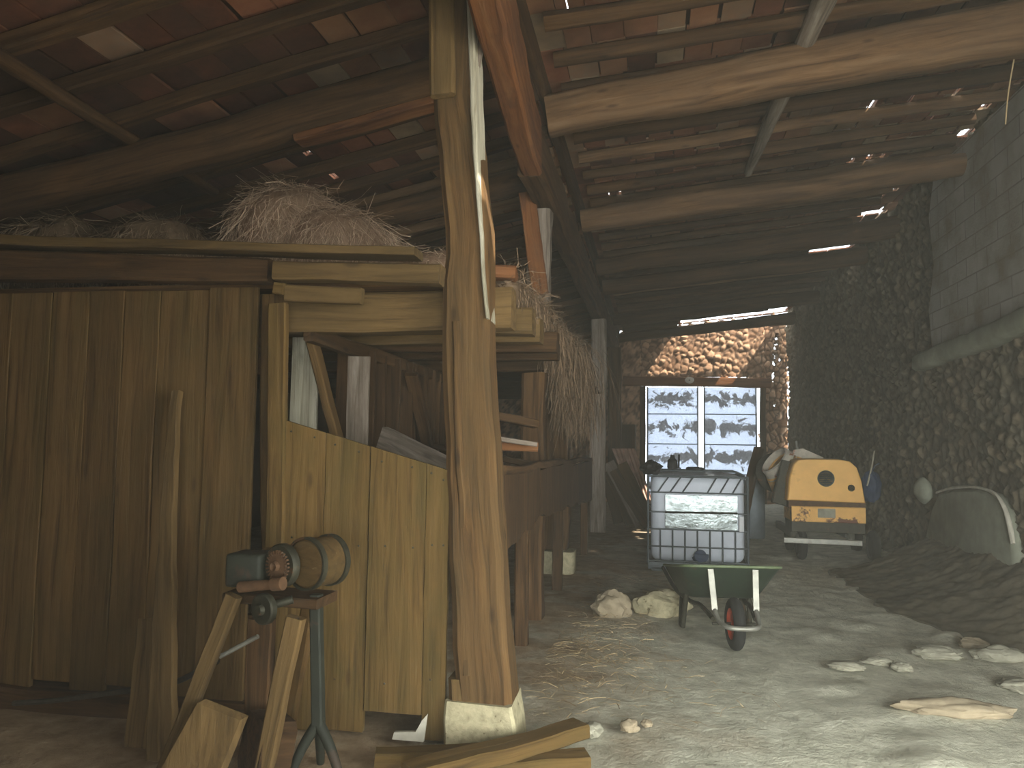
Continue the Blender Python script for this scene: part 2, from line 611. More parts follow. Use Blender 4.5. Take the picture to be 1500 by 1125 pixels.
def stone_sheet(name, mat, o, ux, uz, n, U, topf, nu, nv, cell, bump, holes=(), thick=0.2, aspect=1.0, seed=0.0, u0=0.0):
    """rubble wall: a grid pushed out stone by stone; holes are openings right through it"""
    o, ux, uz, n = V(o), V(ux), V(uz), V(n)
    mb = MB()
    vs, gs, tn, js = [], [], [], []
    idx = {}
    for i in range(nu + 1):
        u = u0 + (U - u0) * i / nu
        top = topf(u)
        for k in range(nv + 1):
            v = top * k / nv
            wob = noise.noise_vector(V((u * 1.7, v * 1.7, seed))) * 0.12
            q = V((u / cell / aspect + wob.x, v / cell + wob.y, seed))
            d, p = noise.voronoi(q)
            e = d[1] - d[0]
            hgt = min(1.0, e / 0.35)
            hgt = hgt * hgt * (3 - 2 * hgt)
            cell_t = frac(math.sin(p[0].x * 12.9898 + p[0].y * 78.233 + 3.1) * 43758.5453)
            big = noise.noise(V((u * 0.9, v * 0.9, seed + 5))) * 0.05 + noise.noise(V((u * 9, v * 9, seed))) * 0.012
            disp = bump * hgt * (0.55 + 0.75 * cell_t) + big
            vs.append(o + ux * u + uz * v + n * disp)
            gs.append((u, v, 0))
            tn.append(0.15 + 0.85 * cell_t)
            js.append(1.0 - min(1.0, e / 0.16))
    fs = []
    for i in range(nu):
        for k in range(nv):
            u = u0 + (U - u0) * (i + 0.5) / nu
            v = topf(u) * (k + 0.5) / nv
            skip = False
            for hu, hv, ru, rv in holes:
                w = noise.noise(V((u * 6, v * 6, seed + 9))) * 0.5
                if ((u - hu) / ru) ** 2 + ((v - hv) / rv) ** 2 < 1 + w:
                    skip = True
                    break
            if skip:
                continue
            a = i * (nv + 1) + k
            fs.append((a, a + 1, a + nv + 2, a + nv + 1))
    mb.add(vs, fs, gs, tn, js, off=V((0, 0, 0)))
    ob = mb.build(name, mat, smooth=True, angle=80)
    md = ob.modifiers.new('thickness', 'SOLIDIFY')
    md.thickness = thick
    # normals: offset away from the room
    ob.data.update()
    pn = sum((p.normal for p in ob.data.polygons[:50]), V((0, 0, 0)))
    md.offset = -1.0 if pn.dot(n) > 0 else 1.0
    struct(ob)
    return ob


# ------------------------------------------------------------------ roof planes
XP = -0.85


def tile_z(x):
    return 4.40 + 0.10 * (x - XP) if x >= XP else 4.27 + 0.22 * (x - XP)


def log_z(x):
    return 4.06 + 0.10 * (x - XP) if x >= XP else 3.95 + 0.22 * (x - XP)


XR, XL, YB, YF = 3.3, -6.6, 20.0, -3.0

# openings in the roof: (x0, x1, y0, y1)
HOLES = []
SLITS = []


def hole_streak(px, py, w=0.035, l=0.30):
    p = on_slope(px, py, 4.40, 0.10) if px > 700 else on_slope(px, py, 4.27, 0.22)
    HOLES.append((p.x - w / 2, p.x + w / 2, p.y - l / 2, p.y + l / 2))


for q in [(1277, 156, .05, .30), (1334, 145, .03, .3), (1405, 130, .035, .34), (1363, 174, .03, .12), (1253, 197, .045, .30), (1278, 225, .05, .34),
          (1248, 236, .05, .12), (1293, 228, .04, .10), (908, 280, .03, .26), (892, 285, .015, .22), (440, 215, .06, .34), (485, 255, .05, .26), (832, 16, .012, .3),
          (1355, 233, .04, .12), (1392, 195, .04, .1), (1444, 155, .08, .16), (1160, 258, .03, .14)]:
    hole_streak(*q)


def hole_slit(px0, py0, px1, py1, w):
    a, b = on_slope(px0, py0, 4.40, 0.10), on_slope(px1, py1, 4.40, 0.10)
    y = (a.y + b.y) / 2
    HOLES.append((min(a.x, b.x), max(a.x, b.x), y - w / 2, y + w / 2))
    SLITS.append(HOLES[-1])


hole_slit(1398, 202, 1432, 186, 0.26)
hole_slit(1255, 318, 1302, 306, 0.20)
hole_slit(1300, 281, 1318, 274, 0.14)
hole_slit(1180, 374, 1256, 354, 0.26)
hole_slit(1146, 437, 1174, 427, 0.30)
HOLES.append((0.7, 3.25, 19.35, 19.85))
SLITS.append(HOLES[-1])
hole_slit(1120, 458, 1158, 446, 0.4)
HOLES.append((0.22, 0.60, 3.02, 3.16))        # a broken tile the sun comes through


def cut(rects, holes):
    for h in holes:
        out = []
        for (a, b, c, d) in rects:
            if h[1] <= a or h[0] >= b or h[3] <= c or h[2] >= d:
                out.append((a, b, c, d))
                continue
            if h[0] > a:
                out.append((a, h[0], c, d))
            if h[1] < b:
                out.append((h[1], b, c, d))
            m0, m1 = max(a, h[0]), min(b, h[1])
            if h[2] > c:
                out.append((m0, m1, c, h[2]))
            if h[3] < d:
                out.append((m0, m1, h[3], d))
        rects = out
    return rects


def slab(mb, r, dz, th, tone, tilt=0.0):
    a, b, c, d = r
    if b - a < 0.004 or d - c < 0.004:
        return
    za, zb = tile_z(a) + dz, tile_z(b if a >= XP else min(b, XP - 1e-4)) + dz
    vs = [(a, c, za), (b, c, zb), (b, d, zb + tilt), (a, d, za + tilt)]
    vs += [(x, y, q + th) for x, y, q in vs]
    mb.add(vs, [(3, 2, 1, 0), (4, 5, 6, 7), (0, 1, 5, 4), (1, 2, 6, 5), (2, 3, 7, 6), (3, 0, 4, 7)], None, tone)


ROW = 0.5
NR = 46
roof = MB()
for j in range(NR):
    y0, y1 = YF + j * ROW, YF + (j + 1) * ROW
    for side in (0, 1):
        x = XL - 0.1 if side == 0 else XP
        end = XP if side == 0 else XR + 0.12
        while x < end - 0.02:
            w = R.uniform(0.19, 0.25)
            x1 = min(end, x + w)
            if side == 0 and x < -2.2 and R.random() < .6:      # darker tones paint the shade over the hayloft
                tn_shade = R.uniform(.12, .3)
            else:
                tn_shade = None
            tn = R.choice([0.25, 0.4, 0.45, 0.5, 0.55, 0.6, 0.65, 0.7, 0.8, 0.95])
            tn = tn if tn_shade is None else tn_shade
            g = R.choice([0.004, 0.006, 0.01, 0.014, 0.03])
            dz, tl = R.uniform(-0.006, 0.006), R.uniform(-0.01, 0.01)
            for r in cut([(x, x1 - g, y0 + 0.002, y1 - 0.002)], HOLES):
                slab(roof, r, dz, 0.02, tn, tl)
            x = x1
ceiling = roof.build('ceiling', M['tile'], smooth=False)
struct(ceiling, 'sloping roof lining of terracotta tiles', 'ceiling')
cover = MB()
for j in range(23):
    for x0, x1 in ((XL - 0.15, XP), (XP - 0.0, 1.3), (1.3, XR + 0.2)):
        for r in cut([(x0, x1, YF - 0.1 + j, YF - 0.1 + j + 1.02)], [(h[0] - .01, h[1] + .01, h[2], h[3] + (.30 if h in SLITS else .10)) for h in HOLES]):
            slab(cover, r, 0.042, 0.03, 0.5)
cover.build('cover_tiles', M['tile_cover'], ceiling, smooth=False)
rb = MB()
rb.box((XP - 0.03, YF, 4.20), (XP + 0.03, YB, 4.50))
rb.build('ridge_board', M['wood_dark'], ceiling)

# thin rafters carrying the tiles: parts of the roof
for j in range(3, NR + 1):
    y = YF + j * ROW
    if y > YB - 0.1:
        break
    mb = MB()
    r0 = R.uniform(0.050, 0.066)
    xe = min([3.28] + [h[0] - .08 for h in SLITS if h[2] - .55 < y < h[3] + .1])
    xs = [-0.72 + (xe + .72) * k / 4 for k in range(5)]
    mb.log([V((x, y + R.uniform(-.03, .03), tile_z(x) - 0.078 + R.uniform(-.012, .006))) for x in xs], [r0 * R.uniform(.85, 1.15) for _ in xs], sides=10, jit=0.1, sub=4)
    mb.build('rafter', M['wood_log'] if R.random() < .2 else M['wood_dark'], ceiling)
    mb = MB()
    a, b = V((XL, y + R.uniform(-.04, .04), tile_z(XL) - 0.065)), V((XP - 0.05, y + R.uniform(-.03, .03), tile_z(XP - .05) - 0.065))
    mb.beam(a, b, R.uniform(.08, .11), 0.10, n=14, jit=0.008)
    mb.build('rafter', M['wood_log'] if R.random() < .12 else M['wood_dark'], ceiling)

# heavy roof logs ------------------------------------------------------------


def roof_log(p0, p1, r0, r1, label, mat='wood_log', squared=False, cat='roof log', mid=0.0):
    p0, p1 = V(p0), V(p1)
    mb = MB()
    if squared:
        mb.beam(p0, p1, r0 * 2, r0 * 2.2, n=22, jit=0.014, ch=0.18, w1=r1 * 2, h1=r1 * 2.2, sag=mid)
    else:
        k = 6
        pts, rr = [], []
        for i in range(k + 1):
            t = i / k
            p = p0.lerp(p1, t)
            p.z -= mid * 4 * t * (1 - t)
            p += V((0, R.uniform(-.02, .02), R.uniform(-.012, .012)))
            pts.append(p)
            rr.append((r0 + (r1 - r0) * t) * R.uniform(.95, 1.05))
        mb.log(pts, rr, sides=18, jit=0.10, sub=5)
    o = mb.build('roof_log', M[mat], angle=50)
    return tag(o, label, cat)


def rl(y, yr=None, dz=0.0):
    yr = y if yr is None else yr
    return (V((-0.80, y, log_z(-0.79) + dz)), V((XR - 0.02, yr, log_z(XR - .02) + dz)))


a, b = rl(5.92, 5.72)
roof_log(a, b, 0.13, 0.165, 'thick pale squared roof log, nearest heavy one over the aisle', squared=True, mid=-0.03)
a, b = rl(8.75, 8.6)
roof_log(a, b, 0.14, 0.13, 'heavy round brown roof log, second from the front, meeting the concrete blocks')
a, b = rl(11.25, 11.0)
roof_log(a, b, 0.12, 0.14, 'heavy dark roof log over the aisle, third from the front', 'wood_dark')
a, b = rl(12.75, 12.6)
roof_log(a, b, 0.12, 0.14, 'heavy dark roof log below the long bright slit, fourth from the front', 'wood_dark')
a, b = rl(16.2, 16.0)
roof_log(a, b, 0.12, 0.14, 'dark roof log fifth from the front, high above the yellow mixer', 'wood_dark')
a, b = rl(18.9, 18.7)
roof_log(a, b, 0.10, 0.13, 'hindmost dark roof log, close to the stone wall above the far door', 'wood_dark')

# left slope
o = roof_log((XL + .05, 4.55, log_z(XL)), (-1.08, 4.68, log_z(-1.08)), 0.11, 0.12, 'broad squared roof log running from the main post over the hay bale', 'wood_dark', squared=True)
roof_log((XL + .05, 6.6, log_z(XL)), (-1.08, 6.75, log_z(-1.08)), 0.10, 0.12, 'shadowed roof log over the far side of the hayloft', 'wood_dark')
# orange batten nailed on the underside of that log
mb = MB()
mb.beam(V((-2.30, 4.63, log_z(-2.3) - .165)), V((-1.12, 4.67, log_z(-1.12) - .17)), 0.14, 0.055, n=8, jit=.006)
tag(mb.build('roof_batten', M['wood_orange']), 'short orange brown batten under the squared roof log, left of the main post', 'batten')

# purlins (lengthwise)
mb = MB()
mb.log([(1.16, 3.4, log_z(1.1) + .17), (1.12, 5.2, log_z(1.1) + .19), (1.06, 6.8, log_z(1.1) + .17), (1.02, 8.45, log_z(1.0) + .19)], [.085, .075, .065, .045], sides=12, jit=.12, sub=6)
tag(mb.build('purlin', M['wood_grey'], angle=60), 'slim grey pole passing over the pale heavy roof log and tapering to the next', 'pole')
mb = MB()
mb.log([(-3.4, 2.2, tile_z(-3.4) - .20), (-3.45, 3.8, tile_z(-3.45) - .19), (-3.5, 5.6, tile_z(-3.5) - .2)], [.05, .05, .04], sides=10, jit=.1, sub=5)
tag(mb.build('purlin', M['wood_dark'], angle=60), 'thin dim pole crossing under the roof at the upper left', 'pole')

# wall plate carried by the posts
mb = MB()


def plate_z(y):
    return 3.47 + 0.012 * y


yy = [1.6, 9.2]
mb.beam((-0.655, 1.4, plate_z(1.4) + .21), (-0.915, 5.70, plate_z(5.7) + .21), 0.15, 0.42, n=30, jit=0.010, ch=.12)
tag(mb.build('wall_plate', M['wood_orange']), 'squared plate passing beside the main post head, its orange underside showing', 'roof plate')
mb = MB()
mb.beam((-0.93, 5.73, plate_z(5.73) + .21), (-0.93, 19.85, plate_z(19.85) + .2), 0.18, 0.40, n=40, jit=0.014, ch=.12)
tag(mb.build('wall_plate', M['wood_dark']), 'dark far plate continuing behind the orange one to the stone end wall', 'roof plate')

# ------------------------------------------------------------------ setting
st = MB()
nx, ny = 150, 330
vs, fs, gs = [], [], []
for i in range(nx + 1):
    for j in range(ny + 1):
        x = XL - .2 + (XR + .4 - XL) * i / nx
        y = YF - .5 + (YB - YF + .8) * j / ny
        z = noise.fractal(V((x * .7, y * .7, 1.0)), 1.0, 2.0, 5) * 0.018
        if x > 0.4:
            k = min(1, (x - .4) / 1.0)
            z += k * max(0, noise.noise(V((x * 2.6, y * 2.6, 4))) * .05 + noise.noise(V((x * 6, y * 6, 8))) * .025)
        z += 0.10 * max(0.0, (x - 2.0) / 1.3) ** 1.5
        vs.append((x, y, min(z, 0.16)))
for i in range(nx):
    for j in range(ny):
        a = i * (ny + 1) + j
        fs.append((a, a + ny + 1, a + ny + 2, a + 1))
st.add(vs, fs, vs)
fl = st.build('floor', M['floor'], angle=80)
struct(fl, 'trodden earth floor with dust and straw', 'floor')


def hole_on_x(px, py, ru, rv):
    p = at(px, py, X=XR)
    return (p.y - YF, p.z, ru, rv)


wr_holes = [hole_on_x(1226, 480, .10, .07), hole_on_x(1190, 484, .06, .08), hole_on_x(1168, 595, .10, .07)]
JY = 2.45                                   # jamb of the wide side entrance, just out of the picture
stone_sheet('wall_right', M['stone'], (XR, YF, 0), (0, 1, 0), (0, 0, 1), (-1, 0, 0), 22.8, lambda u: tile_z(XR) - 0.03 + .02 * math.sin(u * 3), 640, 130, 0.105, 0.05,
            wr_holes, aspect=1.15, seed=2.0, u0=JY - YF)
# end wall with door opening and ragged daylight crack in the corner
DX0, DX1, DH = -0.16, 2.63, 2.98


def top_end(u):
    x = XL + u
    return tile_z(x) - 0.04


ew_holes = []
for hx, hz, ru, rv in [(3.06, 4.15, .06, .16), (3.03, 3.82, .055, .2), (3.0, 3.5, .045, .2), (3.14, 3.62, .03, .1), (2.98, 3.2, .04, .14), (3.0, 2.55, .035, .09), (3.08, 2.25, .04, .06), (3.05, 3.98, .05, .16)]:
    ew_holes.append((hx - XL, hz, ru, rv))
stone_sheet('wall_end', M['stone_warm'], (XL, YB, 0), (1, 0, 0), (0, 0, 1), (0, -1, 0), DX0 - .12 - XL, top_end, 120, 70, 0.15, 0.05, (), seed=5.0)
o = stone_sheet('wall_end_above', M['stone_warm'], (XL, YB, DH + .22), (1, 0, 0), (0, 0, 1), (0, -1, 0), DX1 + .12 - XL, lambda u: top_end(u) - DH - .22, 110, 46, 0.15, 0.05, (), seed=5.0, u0=DX0 - .12 - XL)
stone_sheet('wall_end_corner', M['stone_warm'], (XL, YB, 0), (1, 0, 0), (0, 0, 1), (0, -1, 0), XR - XL, top_end, 40, 190, 0.15, 0.05, ew_holes, seed=5.0, u0=DX1 + .12 - XL)
mb = MB()
mb.box((XL - .15, YF, 0), (XL, YB, tile_z(XL) + .05))
struct(mb.build('wall_left', M['stone']))
# front wall behind the photographer with an opening added for the fill lamp
mb = MB()
mb.box((XL, YF - .2, 0), (.2, YF, 4.75))
mb.box((.2, YF - .2, 2.5), (2.3, YF, 4.75))
mb.box((2.3, YF - .2, 0), (XR + .2, YF, 4.75))
struct(mb.build('wall_front', M['stone']))
mb = MB()
mb.box((XR - .05, -1.6, 2.95), (XR + .2, JY + .1, 3.2))
struct(mb.build('trim_1', M['wood_dark']))
mb = MB()
mb.box((XR, YF, 0), (XR + .2, -1.5, 4.75))
mb.box((XR, -1.5, 3.2), (XR + .2, JY, 4.75))
struct(mb.build('wall_entrance', M['stone']))
mb = MB()
mb.box((XR + .2, -4.5, -.06), (8.5, 7.0, -.02))
struct(mb.build('ground_outside', M['floor']))

# concrete blockwork let into the right wall, and its ledge
mb = MB()
pA, pB = at(1372, 240, X=XR), at(1365, 505, X=XR)
pts = [(JY, 2.72), (9.62, 2.66), (9.7, 3.1), (9.5, 3.6), (9.62, 4.2), (9.4, 4.68), (JY, 4.68)]
mb.poly([(a, b) for a, b in pts], (XR - .10, 0, 0), (0, 1, 0), (0, 0, 1), -0.09, tone=1)
struct(mb.build('wall_blockwork', M['blocks'], smooth=False), 'grey concrete block infill high in the right wall', 'wall')
mb = MB()
for y0, y1, z0, z1, dp in [(JY, 5.5, 2.72, 2.74, .2), (5.5, 8.6, 2.72, 2.66, .2), (8.6, 10.0, 2.66, 2.58, .18)]:
    mb.beam((XR - .12, y0, z0 - .09), (XR - .12, y1, z1 - .09), dp, .2, n=16, jit=.018, ch=.2)
struct(mb.build('trim_2', M['plaster'], angle=60), 'rough cement ledge under the block infill', 'ledge')

# far double door of translucent sheets
door = bpy.data.objects.new('door_1', None)
COL.objects.link(door)
door.location = (1.2, YB, 0)
door['_org'] = (1.2, YB, 0)
tag(door, 'tall double barn door of translucent sheets with flaking paint', 'door', kind='structure')
for x0, x1 in ((DX0 + .03, 1.16), (1.28, DX1 - .05)):
    leaf = MB()
    fr = 0.035
    for xx in (x0, x1 - fr):
        leaf.box((xx, YB + .02, .04), (xx + fr, YB + .07, DH - .03))
    rows = [0.04, 0.76, 1.50, 2.26, DH - .03]
    for z in rows[1:-1]:
        leaf.box((x0, YB + .0, z - .012), (x1, YB + .06, z + .012))
    leaf.box((x0, YB + .02, rows[0]), (x1, YB + .07, rows[0] + .05))
    lo = leaf.build('leaf', M['galv'], door)
    lo['_org'] = door['_org']
    for z0, z1 in zip(rows, rows[1:]):
        p = MB()
        a, b, c, d = x0 + .02, x1 - .02, z0 + .01, z1 - .01
        sx, sz = R.uniform(0, 50), R.uniform(0, 9)
        vs = [(a, YB + .05, c), (b, YB + .05, c), (b, YB + .05, d), (a, YB + .05, d), (a, YB + .054, c), (b, YB + .054, c), (b, YB + .054, d), (a, YB + .054, d)]
        gs = [(sx, 0, sz), (sx + 1.6, 0, sz), (sx + 1.6, 1, sz), (sx, 1, sz)] * 2
        p.add(vs, [(0, 1, 2, 3), (7, 6, 5, 4), (0, 4, 5, 1), (1, 5, 6, 2), (2, 6, 7, 3), (3, 7, 4, 0)], gs, 1.0, off=V((0, 0, 0)))
        p.build('pane', M['pane'], lo, smooth=False)
mb = MB()
mb.beam((-0.75, YB - .08, DH + .11), (2.9, YB - .08, DH + .07), .2, .24, n=14, jit=.01)
struct(mb.build('trim_3', M['wood_orange']), 'brown timber lintel over the far door', 'lintel')
for nm, x in (('trim_4', DX0 - .07), ('trim_5', DX1 + .08)):
    mb = MB()
    mb.beam((x, YB - .03, 0), (x, YB - .03, DH - .02), .14, .12, up=(0, 1, 0), n=8, jit=.008)
    struct(mb.build(nm, M['wood_dark']), 'timber door jamb at the far door', 'jamb')
mb = MB()
c = at(1010, 555, Y=YB - .2)
mb.lathe([(0.0, 0), (.05, .0), (.10, .005), (.115, .02), (.10, .03), (.0, .03)], c, (0, -1, -.1), seg=24)
mb.cur = 1
mb.lathe([(.012, .03), (.02, .035), (.0, .036)], c, (0, -1, -.1), seg=12)
o = mb.build('oval_plate', [M['enamel'], M['iron']])
o.scale = (1.0, 1.0, 0.72)
tag(o, 'small white oval plate fixed on the lintel above the far door', 'plate')

# ------------------------------------------------------------------ posts
YP = 3.91


def post(name, p0, p1, w, d, label, mat, w1=None, h1=None, n=26, jit=.012, cat='post'):
    t = thing(name, p0, label, cat)
    mb = MB()
    mb.beam(p0, p1, w, d, up=(0, 1, 0), n=n, jit=jit, ch=.13, w1=w1, h1=h1)
    mb.build('shaft', mat, t)
    return t


base = at(707, 1035, Y=YP - .125) + V((0, .125, 0))
topp = at(658.5, 0, Y=YP - .125) + V((0, .125, .06))
main = post('main_post', base, topp, .278, .25, 'massive brown oak post on a pale stone block, in the middle of the picture', M['wood_post'], w1=.208, h1=.22)
mb = MB()
mb.beam(at(649, 142, Y=YP - .155), at(647, -18, Y=YP - .15), .135, .05, up=(0, 1, 0), n=6, jit=.006, ch=.3)
mb.build('splice_board', M['wood_olive'], main)
mb = MB()
mb.poly([(0, 0), (.035, .03), (.06, .16), (.05, .23), (.03, .19), (.018, .11)], at(694, 108, Y=YP - .02), (1, 0, 0), (0, 0, 1), -.03)
mb.build('splinter', M['wood_grey'], main)
mb = MB()
mb.beam(at(684, 988, Y=YP - .125), at(668, 470, Y=YP - .125), .04, .03, up=(0, 1, 0), n=14, jit=.006, ch=.3, w1=.04)
mb.build('split_slab', M['wood_post'], main)
mb = MB()
mb.beam(at(706, 1034, Y=YP - .0), at(705, 988, Y=YP - .0), .29, .27, up=(0, 1, 0), n=3, jit=.006, ch=.08)
mb.build('foot_block', M['wood_olive'], main)
# pale wood strip with the aisle-side daylight put into its colour
mb = MB()
e0, e1 = base.lerp(topp, .52), base.lerp(topp, .995)
mb.beam(e0 + V((.112, -.035, 0)), e1 + V((.094, -.025, 0)), .012, .2, up=(0, 1, 0), n=24, jit=.006, ch=.25, w1=.04, h1=.18)
mb.build('lit_edge', M['wood_white'], main)
blk = MB()
blk.beam((base.x, YP, -.03), (base.x, YP, base.z - .004), .37, .32, up=(0, 1, 0), n=8, jit=.02, ch=.05, w1=.33, h1=.30)
tag(blk.build('foundation_stone', M['block_stone'], angle=28), 'rough pale stone block under the massive main post', 'stone block')

post('post', (-.98, 6.65, 2.37), (-.97, 6.65, 3.53), .2, .2, 'weathered pale post standing on the loft edge behind the main post', M['wood_grey'])
post('post', (-1.01, 6.65, .0), (-1.01, 6.65, 2.1), .2, .2, 'dim post under the loft edge, behind the nearest end of the manger', M['wood_dark'])
mb = MB()
mb.beam(at(772, 282, Y=6.5), at(792, 432, Y=6.5), .14, .06, up=(0, 1, 0), n=8, jit=.008)
tag(mb.build('brace_board', M['wood_orange']), 'reddish brace board slanting against the pale loft-edge post', 'board')
post('post', (-1.10, 9.05, .26), (-1.12, 9.05, 2.1), .30, .26, 'short dark post under the loft on a whitish concrete block', M['wood_dark'])
blk = MB()
blk.beam((-1.08, 9.05, -.02), (-1.08, 9.05, .25), .40, .36, up=(0, 1, 0), n=4, jit=.01, ch=.1)
tag(blk.build('foundation_stone', M['block_stone'], angle=60), 'whitish concrete block under the short dark post beneath the loft', 'stone block')
post('post', (-.90, 13.2, 0), (-.90, 13.2, 3.62), .26, .24, 'brown far post carrying the dark plate, left of the tank', M['wood_grey'])
post('post', (-.80, 17.6, 0), (-.84, 17.6, 3.65), .30, .26, 'dark hindmost post just before the stone end wall', M['wood_dark'])

# ------------------------------------------------------------------ front of the stalls
Y0 = 3.86
wall = thing('plank_partition', (-4.0, Y0, 0), 'tall brown plank partition filling the left side below the hayloft', 'partition')
mb = MB()
x = at(375, 600, Y=Y0).x
i = 0
while x > XL + .1:
    w = R.uniform(.20, .31)
    mb.beam((x - w / 2, Y0 + R.uniform(-.008, .008), .12 + R.uniform(-.03, .03)), (x - w / 2, Y0 + R.uniform(-.008, .008), 2.32), w - .004, .028, up=(0, 1, 0), n=14, jit=.004, ch=.12, tone=R.uniform(.78, 1.1))
    x -= w
mb.build('boards', M['wood_red'], wall)
mb = MB()
mb.beam((XL + .1, Y0 + .07, .5), (-2.08, Y0 + .07, .5), .06, .1, n=10)
mb.build('rail', M['wood_dark'], wall)
mb = MB()
mb.beam((XL + .1, Y0 + .07, 1.9), (-2.08, Y0 + .07, 1.9), .06, .1, n=10)
mb.build('rail', M['wood_dark'], wall)
mb = MB()
mb.beam((XL + .1, Y0 + .03, .05), (-2.06, Y0 + .03, .05), .2, .14, n=14, jit=.01)
mb.build('sill_beam', M['wood_dark'], wall)

mb = MB()
a, b = at(401, 1060, Y=Y0 + .05), at(403, 420, Y=Y0 + .05)
mb.beam((a.x, Y0 + .05, -.02), (b.x, Y0 + .05, 2.285), .10, .14, up=(0, 1, 0), n=16, jit=.006)
tag(mb.build('stall_post', M['wood_red']), 'narrow reddish post beside the dark slit at the plank partition', 'post')
mb = MB()
mb.beam(at(403, 800, Y=Y0 - .06), at(407, 445, Y=Y0 - .06), .10, .05, up=(0, 1, 0), n=12, jit=.005)
tag(mb.build('cover_strip', M['wood_front']), 'upright lighter strip nailed on the narrow reddish post', 'board')

gate = thing('stall_gate', (-1.45, Y0 - .03, 0), 'low brown plank stall front with a sloping top edge, left of the main post', 'stall front')
mb = MB()
edges = [414, 478, 543, 625, 659]
for i in range(4):
    a, b = edges[i], edges[i + 1]
    ya, yb = 614 + (a - 412) * .306, 614 + (b - 412) * .306
    yf = Y0 - .055 + (0, .006, -.004, .004)[i]
    A, B = at(a + .8, ya, Y=yf), at(b - .8, yb, Y=yf)
    zb = (.02, .03, .14, .02)[i]
    k = 10
    left = [(A.x + .006 * noise.noise(V((i, t * .9, 0))) + (.0 if i else .0), zb + (A.z - zb) * t / k) for t in range(k + 1)]
    right = [(B.x + .006 * noise.noise(V((i + 1, t * .9, 0))), zb + (B.z - zb) * t / k) for t in range(k + 1)]
    mb.cur = 0
    mb.poly([(p[0], p[1]) for p in left[:1]] + right + left[:0:-1], (0, yf, 0), (1, 0, 0), (0, 0, 1), .03, tone=(1.08, 1.0, .95, .9)[i])
    mb.cur = 1
    for nx_, nz_ in [(.2, A.z - .06), (.75, A.z - .09), (.3, .98), (.8, .97), (.35, .3)]:
        xx = A.x + (B.x - A.x) * nx_
        mb.lathe([(.0, 0), (.006, 0), (.005, .003), (.0, .004)], (xx, yf - .001, nz_ + R.uniform(-.02, .02)), (0, -1, 0), seg=8)
mb.build('boards', [M['wood_front'], M['iron']], gate, smooth=False)
mb = MB()
mb.beam((-1.8, Y0 - .005, .95), (-1.02, Y0 - .005, .95), .05, .1, n=6)
mb.build('rail', M['wood_dark'], gate)
mb = MB()
mb.beam((-1.8, Y0 - .005, .28), (-1.02, Y0 - .005, .28), .05, .1, n=6)
mb.build('rail', M['wood_dark'], gate)

# loft front
def facebeam(name, x0p, x1p, Y, d, mat, label, cat, jit=.006, n=20):
    (ax, ay0, ay1), (bx, by0, by1) = x0p, x1p
    a = (at(ax, ay0, Y=Y) + at(ax, ay1, Y=Y)) / 2
    b = (at(bx, by0, Y=Y) + at(bx, by1, Y=Y)) / 2
    ha = (at(ax, ay0, Y=Y) - at(ax, ay1, Y=Y)).length
    hb = (at(bx, by0, Y=Y) - at(bx, by1, Y=Y)).length
    m_ = MB()
    a.y += d / 2
    b.y += d / 2
    m_.beam(a, b, d, ha, n=n, jit=jit, ch=.1, h1=hb)
    o_ = m_.build(name, mat)
    return tag(o_, label, cat)


facebeam('loft_edge_board', (-330, 333, 348), (606, 361, 373), 3.70, .16, M['wood_olive'], 'thin edge board along the hayloft front, under the hay', 'board')
facebeam('header_timber', (-330, 354, 404), (394, 379, 413), 3.74, .12, M['wood_dark'], 'dark heavy header beam above the tall plank partition', 'beam')
facebeam('header_board', (398, 381, 407), (642, 386, 414), 3.68, .12, M['wood_olive'], 'bright olive header board between the reddish post and the main post', 'board')
facebeam('filler_board', (417, 416, 440), (526, 418, 441), 3.74, .06, M['wood_olive'], 'short board nailed right below the bright header board', 'board', n=6)
facebeam('filler_block', (401, 414, 431), (415, 415, 432), 3.72, .05, M['wood_front'], 'tiny square wooden block at the left end of the short board', 'block', n=2)

deck = MB()
y = 3.90
while y < 14.6:
    w = R.uniform(.18, .27)
    deck.beam((XL + .1, y + w / 2, 2.345), (-.84 + R.uniform(-.03, .02), y + w / 2, 2.345), w - .006, .035, n=16, jit=.005, ch=.1)
    y += w
tag(deck.build('loft_floor', M['wood_dark']), 'plank floor of the hayloft, its underside seen through the stall opening', 'loft floor')
ords = ['nearest', 'second', 'third', 'fourth', 'fifth', 'sixth']
for k, (yj, xe, h) in enumerate([(4.10, -.74, .22), (4.66, -.72, .16), (5.16, -.74, .16), (5.72, -.70, .15), (6.28, -.76, .15), (7.35, -.74, .15)]):
    mb = MB()
    mb.beam((XL + .1, yj, 2.325 - h / 2), (xe, yj, 2.325 - h / 2), .15, h, n=20, jit=.008, ch=.1)
    tag(mb.build('loft_joist', M['wood_olive'] if k < 3 else M['wood_dark']), '%s squared loft joist, its cut end sticking out right of the main post' % ords[k], 'joist')
mb = MB()
mb.beam(at(716, 404, Y=4.5), at(756, 405, Y=4.5) + V((0, .02, 0)), .3, .075, n=5, jit=.006, ch=.2)
mb2 = mb.build('loose_timber', M['wood_orange'])
tag(mb2, 'short reddish timber lying loose on the loft edge right of the main post', 'timber')

